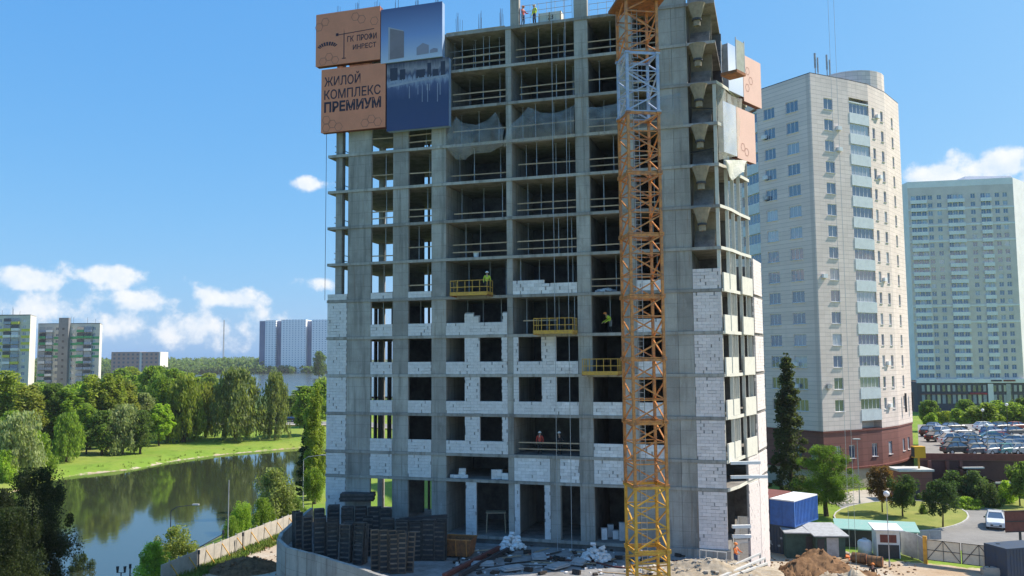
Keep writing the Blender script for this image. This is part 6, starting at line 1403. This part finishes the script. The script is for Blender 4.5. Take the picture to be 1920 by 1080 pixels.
for k, (p1, p2) in enumerate((((1520, 1062), (1572, 1042)), ((1528, 1070), (1580, 1052)), ((1535, 1066), (1590, 1058)), ((1515, 1058), (1560, 1050)))):
    a, c2 = gnd(*p1, GZ)+Vector((0, 0, .25)), gnd(*p2, GZ)+Vector((0, 0, .35)); c = (a+c2)/2; o = MB(); o.beam(a-c, c2-c, .28, .06); o.beam(a-c+Vector((.1, .15, .07)), c2-c+Vector((.1, .12, .07)), .2, .05); tag(obj('loose_plank', o, M['plank'], loc=c), 'long sunlit plank lying beside the dark sheds', 'plank', 'planks beside the sheds')
# ================================================================== containers, sheds, yard
def corr(o, p, q, z0, z1, pitch=.3, dep=.05):
    p, q = Vector(p), Vector(q); d = q-p; L = d.length; d.normalize(); nn = Vector((d.y, -d.x)); n = int(L/pitch); pts = []
    for k in range(n):
        s = k*L/n
        for f, e in ((0, 0), (.3, 0), (.42, 1), (.85, 1)): pts.append(p+d*(s+f*L/n)-nn*dep*e)
    pts.append(q)
    for a, c2 in zip(pts, pts[1:]): o.quad((*a, z0), (*c2, z0), (*c2, z1), (*a, z1))
def container(label, loc, rz, L, Wc, H, m, top=None, doors=True):
    t = thing('shipping_container', label, 'container', loc, rz)
    o = MB(); corr(o, (.1, 0), (L-.1, 0), .12, H-.12); obj('side', o, m, t); o = MB(); corr(o, (L, .1), (L, Wc-.1), .12, H-.12); obj('end', o, m, t); o = MB(); corr(o, (L-.1, Wc), (.1, Wc), .12, H-.12); obj('side', o, m, t)
    o = MB(); o.box(.02, .1, .12, .08, Wc/2-.01, H-.12); o.box(.02, Wc/2+.01, .12, .08, Wc-.1, H-.12); obj('door', o, m, t)
    o = MB(); o.box(0, 0, H-.11, L, Wc, H); obj('roof', o, top or m, t)
    o = MB()
    for x in (0, L-.1):
        for y in (0, Wc-.1): o.box(x-.003, y-.003, .0, x+.103, y+.103, H-.112)
    o.box(.1, 0, 0, L-.1, .1, .118); o.box(.1, Wc-.1, 0, L-.1, Wc, .118); o.box(0, .1, 0, .1, Wc-.1, .118); o.box(L-.1, .1, 0, L, Wc-.1, .118); obj('corner_frame', o, m, t)
    return t
near = gnd(1481, 1040, GZ)
e1 = Vector((.68, .733, 0)); e2 = Vector((-.733, .68, 0))
base = Vector((26.0, 79.6, GZ))
a1 = math.atan2(e1.y, e1.x)
low = container('navy blue graffiti-covered container carrying the bright blue one', base+e2*6.05, a1-math.pi/2, 6.05, 2.42, 2.6, M['navy'])
g1m = sm('graffiti', (.30, .36, .42), .8, .3, 5)
for k in range(16):
    o = MB(); x = rnd.uniform(.6, 5.4); z = rnd.uniform(.6, 2.1); o.obox((x, -.03, z), (rnd.uniform(.12, .4), .01, rnd.uniform(.06, .22)), Matrix.Rotation(rnd.uniform(-.8, .8), 3, 'Y')); obj('graffiti_mark', o, g1m if k % 3 else M['white'], low)
container('bright blue corrugated container with pale roof, stacked on top', base+Vector((0, 0, 2.62))+e2*.02, a1, 5.2, 2.42, 2.4, M['blue_box'], M['white'])
cb_ = base+e2*2.55+Vector((0, 0, 2.62)); t = thing('site_cabin', 'grey site cabin with red-brown roof standing on the navy container', 'cabin', cb_, a1)
o = MB(); o.box(0, 0, 0, 4.5, 3.2, 2.35); obj('wall', o, M['grey'], t); o = MB(); o.box(-.15, -.1, 2.36, 4.65, 3.35, 2.5); obj('roof', o, M['redbrown'], t)
o = MB(); o.box(-.04, .5, .9, -.01, 1.4, 1.9); obj('window', o, M['pane_dark'], t); o = MB(); o.box(-.05, 1.8, .1, -.01, 2.7, 2.1); obj('door', o, M['rail_white'], t)
def shed(label, px, py, w, d, h0, h1, wall, roof, rz, parts=()):
    p = gnd(px, py, GZ); t = thing('shed', label, 'shed', p, rz)
    o = MB(); o.add([(0, 0, 0), (w, 0, 0), (w, d, 0), (0, d, 0), (0, 0, h0), (w, 0, h0), (w, d, h1), (0, d, h1)], [(0, 3, 2, 1), (4, 5, 6, 7), (0, 1, 5, 4), (1, 2, 6, 5), (2, 3, 7, 6), (3, 0, 4, 7)]); obj('wall', o, wall, t)
    sl3 = (h1-h0)/d; o = MB(); o.add([(-.25, -.4, h0-.4*sl3+.02), (w+.25, -.4, h0-.4*sl3+.02), (w+.25, d+.3, h1+.3*sl3+.02), (-.25, d+.3, h1+.3*sl3+.02), (-.25, -.4, h0-.4*sl3+.12), (w+.25, -.4, h0-.4*sl3+.12), (w+.25, d+.3, h1+.3*sl3+.12), (-.25, d+.3, h1+.3*sl3+.12)], [(0, 3, 2, 1), (4, 5, 6, 7), (0, 1, 5, 4), (1, 2, 6, 5), (2, 3, 7, 6), (3, 0, 4, 7)]); obj('roof', o, roof, t)
    for nm, x0, x1, z0, z1, mm in parts: o = MB(); o.box(x0, -.05, z0, x1, -.008, z1); obj(nm, o, mm, t)
    return t
shed('dark green shed with grey roof against the navy container', 1476, 1047, 2.7, 4.2, 2.3, 2.5, M['green_wall'], M['grey'], -.12, [('door', 1.7, 2.45, 0, 2.0, M['dark'])])
shed('dark green shed with open doorway and pale post', 1531, 1053, 2.6, 4.0, 2.25, 2.5, M['green_wall'], M['grey'], -.05, [('door', .15, .75, 0, 2.0, M['dark']), ('panel', .95, 2.0, 0, 2.1, M['grey'])])
shed('long low shed with teal green roof behind the other sheds', 1572, 1024, 7.0, 2.4, 1.7, 2.0, M['dark'], M['teal'], -.30)
shed('white kiosk with dark counter in front of the teal roof', 1645, 1046, 2.0, 2.0, 2.5, 2.6, M['white'], M['white'], -.2, [('counter', .1, 1.9, 0, 1.2, M['dark']), ('hatch', .3, 1.7, 1.4, 2.1, M['redbrown'])])
p = gnd(1622, 1040, GZ); t = thing('water_tank', 'round white plastic water tank behind the barrels', 'tank', p); o = MB(); o.tube((0, 0, .05), (0, 0, 1.15), .62, 16); o.sphere((0, 0, 1.15), .62, 16, 8, (1, 1, .45)); obj('tank', o, M['white'], t, smooth=True); o = MB(); o.tube((0, 0, 1.35), (0, 0, 1.5), .2, 12); obj('lid', o, M['grey'], t); o = MB(); o.box(-.7, -.7, 0, .7, .7, .06); obj('pallet_base', o, M['plank'], t)
for px, py, rz, lb in ((1612, 1056, .9, 'rust-brown barrel lying on its side beside the white tank'), (1641, 1062, 1.0, 'orange-ended barrel lying on its side nearest the yard lamp')):
    p = gnd(px, py, GZ); t = thing('barrel', lb, 'barrel', p+Vector((0, 0, .46)), rz); o = MB(); o.tube((0, -.6, 0), (0, .6, 0), .44, 18); obj('shell', o, M['soil'], t); o = MB(); o.tube((0, -.64, 0), (0, -.605, 0), .40, 18); obj('end_disc', o, M['rust'], t)
    for y in (-.6, -.2, .2, .58): o = MB(); o.tube((0, y-.02, 0), (0, y+.02, 0), .46, 18); obj('hoop', o, M['dark'], t)
p = gnd(1592, 1050, GZ); t = thing('sack_pile', 'heap of pale sacks in front of the shed doorway', 'sacks', p)
for k in range(9): o = MB(); o.sphere((rnd.uniform(-.7, .7), rnd.uniform(-.4, .4), .15+.22*(k//4)), .33, 10, 6, (1.3, .9, .55)); obj('sack', o, M['sand'] if k % 3 else M['vest_orange'], t, smooth=True)
# gate
gL, gR = gnd(1736, 1057, GZ), gnd(1874, 1074, GZ); gt = thing('site_gate', 'cream double gate with cross braces and orange posts', 'gate', gL, math.atan2(gR.y-gL.y, gR.x-gL.x)); L = (gR-gL).length
for nm, x0, x1 in (('gate_leaf', .1, L/2-.04), ('gate_leaf', L/2+.04, L-.1)):
    o = MB(); o.box(x0, 0, .35, x1, .03, 2.15); lf = obj(nm, o, sm('gate_cream', (.74, .66, .5), .7, .15, 2), gt); o = MB()
    for a, c2 in (((x0, .38), (x1, .38)), ((x0, 2.12), (x1, 2.12)), ((x0, 1.25), (x1, 1.25)), ((x0+.04, .35), (x0+.04, 2.15)), ((x1-.04, .35), (x1-.04, 2.15)), ((x0, .38), ((x0+x1)/2, 2.12)), ((x1, .38), ((x0+x1)/2, 2.12)), (((x0+x1)/2, .35), ((x0+x1)/2, 2.15))): o.beam((a[0], -.03, a[1]), (c2[0], -.03, c2[1]), .03, .05)
    obj('brace', o, M['dark'], lf)
for x in (0, L): o = MB(); o.box(x-.16, -.14, 0, x+.16, .14, 2.4); obj('gate_post', o, M['yellow_crane'], gt)
def fence_run(label, pts, h, m):
    a = gnd(*pts[0], GZ); t = thing('sheet_fence', label, 'fence', a)
    for p, q in zip(pts, pts[1:]):
        p1, q1_ = gnd(*p, GZ), gnd(*q, GZ); d = q1_-p1; n = max(1, int(d.length/1.1))
        for k in range(n): o = MB(); o.wall(p1+d*(k/n)-a, p1+d*((k+.97)/n)-a, .05, h+rnd.uniform(-.04, .04), .05); obj('panel', o, m, t)
    return t
fence_run('grey sheet fence between the white kiosk and the gate', [(1690, 1040), (1722, 1050), (1732, 1056)], 2.2, M['grey'])
fence_run('low grey wall strip at the end of the lawn island', [(1722, 1012), (1766, 1012)], .9, M['grey'])
p = gnd(1897, 1085, GZ); container('dark blue container beside the orange gate post', (p.x-.3, p.y, GZ), .25, 4.0, 2.4, 2.4, M['navy'])
p = gnd(1868, 1078, GZ); t = thing('concrete_block', 'pale concrete block lying in front of the gate', 'block', p, -.2); o = MB(); o.box(-1.1, -.4, 0, 1.1, .4, .5); o.box(-.9, -.35, .5, .9, .35, .62); obj('body', o, M['path'], t); o = MB(); o.tube((-.5, 0, .62), (-.5, 0, .74), .06, 8); o.tube((.5, 0, .62), (.5, 0, .74), .06, 8); obj('lifting_eye', o, M['dark'], t)
p = gnd(1915, 1040, GZ); t = thing('sign_board', 'dark brown sign board seen from behind on a single post', 'sign', (p.x, p.y, GZ), .1); zz0, zz1 = at(1900, 998, p.y).z-GZ, at(1900, 957, p.y).z-GZ
o = MB(); o.box(-1.4, 0, zz0, 1.6, .08, zz1); obj('board', o, M['redbrown'], t); o = MB(); o.beam((.1, .15, 0), (.1, .15, zz1-.1), .16, .16); obj('post', o, M['dark'], t); o = MB()
for z in (zz0+.05, zz1-.05, (zz0+zz1)/2): o.beam((-1.4, -.03, z), (1.6, -.03, z), .05, .07)
obj('batten', o, M['dark'], t)

# scattered scraps, clods and stones nobody could count
def scraps(name, label, n, pos, m, smin, smax):
    o = MB()
    for k in range(n):
        x, y, z = pos(); s = rnd.uniform(smin, smax); M3 = Matrix.Rotation(rnd.uniform(0, 6), 3, 'Z') @ Matrix.Rotation(rnd.uniform(-.5, .5), 3, 'X'); o.obox((x, y, z+s*.2), (s, s*rnd.uniform(.2, .9), s*rnd.uniform(.15, .6)), M3)
    obj(name, o, m, label=label, cat='debris', kind='stuff')
def dpos():
    p = gnd(rnd.uniform(850, 1330), rnd.uniform(1022, 1079), DZ); return p.x, p.y, DZ
def ypos():
    p = gnd(rnd.uniform(1440, 1720), rnd.uniform(1046, 1079), GZ); return p.x, p.y, GZ
def lpos():
    p = gnd(rnd.uniform(380, 520), rnd.uniform(1010, 1079), GZ); return p.x, p.y, ground_z(p.x, p.y)
scraps('deck_debris', 'small grey and white scraps littering the deck before the building', 150, dpos, M['block'], .05, .28)
scraps('wood_debris', 'dark bits of wood littering the deck before the building', 110, dpos, M['dark_wood'], .1, .6)
scraps('clods', 'brown clods scattered over the sunny yard', 260, ypos, M['soil'], .05, .22)
scraps('clods', 'brown clods scattered on the dirt strip by the long fence', 200, lpos, M['soil'], .05, .25)
for k, (p1, p2, mm, lb) in enumerate((((990, 1040), (1180, 1066), 'redbrown', 'thick red hose snaking over the deck towards the crane'), ((1230, 1052), (1330, 1060), 'redbrown', 'dark red pipe on the sand behind the crane'), ((880, 1070), (1080, 1050), 'dark', 'black cable lying across the deck'))):
    a, c2 = gnd(*p1, DZ), gnd(*p2, DZ); pts = [a.lerp(c2, q/14)+Vector((0, .35*math.sin(q*.9+k*2), .06)) for q in range(15)]; o = MB()
    for q in range(14): o.tube(pts[q], pts[q+1], .06 if k < 2 else .03, 6)
    tag(obj('hose' if k < 2 else 'cable', o, M[mm]), lb, 'hose' if k < 2 else 'cable')

for k, z in enumerate((0, 2.3)):
    p = at(1394, 980, 76.5); t = thing('cabin_box', ('lower' if k == 0 else 'upper')+' of two white cabin boxes stacked behind the block wall corner', 'cabin', (p.x, 76.5, GZ+.02+z), .3); o = MB(); o.box(-.9, 0, 0, .9, 1.6, 2.2); obj('body', o, M['white'], t); o = MB(); o.box(-.95, -.05, 2.21, .95, 1.65, 2.27); obj('roof', o, M['grey'], t); o = MB(); o.box(-.4, -.04, .1, .4, -.005, 1.9); obj('door', o, M['rail_white'], t)

for mo in [o_ for o_ in COL.objects if o_.name.startswith('sand_heap') or o_.name.startswith('soil_mound')]:
    vv_ = [mo.matrix_basis @ v.co for v in mo.data.vertices if v.co.z > .15]
    if vv_: scraps('stones', {'sand': 'pale stones and chips strewn over ', 'soil': 'dark lumps strewn over '}[mo.name[:4]]+mo['label'][:60].split(' in front')[0].split(' at the')[0].split(' beside')[0].split(' against')[0].split(' left')[0], 110, lambda: (lambda q: (q.x+rnd.uniform(-.2, .2), q.y+rnd.uniform(-.2, .2), q.z-.02))(rnd.choice(vv_)), M['path'] if mo.name[:4] == 'sand' else M['soil'], .06, .34)
# ================================================================== summer haze
o = MB(); o.box(-1500, -55, -14, 1500, 2600, 95); m = bpy.data.materials.new('haze_air'); m.use_nodes = True; t = m.node_tree; t.nodes.clear()
pv = t.nodes.new('ShaderNodeVolumePrincipled'); pv.inputs['Color'].default_value = (.97, .98, 1, 1); pv.inputs['Density'].default_value = .00009; pv.inputs['Anisotropy'].default_value = .0
ou = t.nodes.new('ShaderNodeOutputMaterial'); t.links.new(pv.outputs[0], ou.inputs['Volume']); obj('haze', o, m, label='thin summer haze over the whole place', cat='haze', kind='stuff')
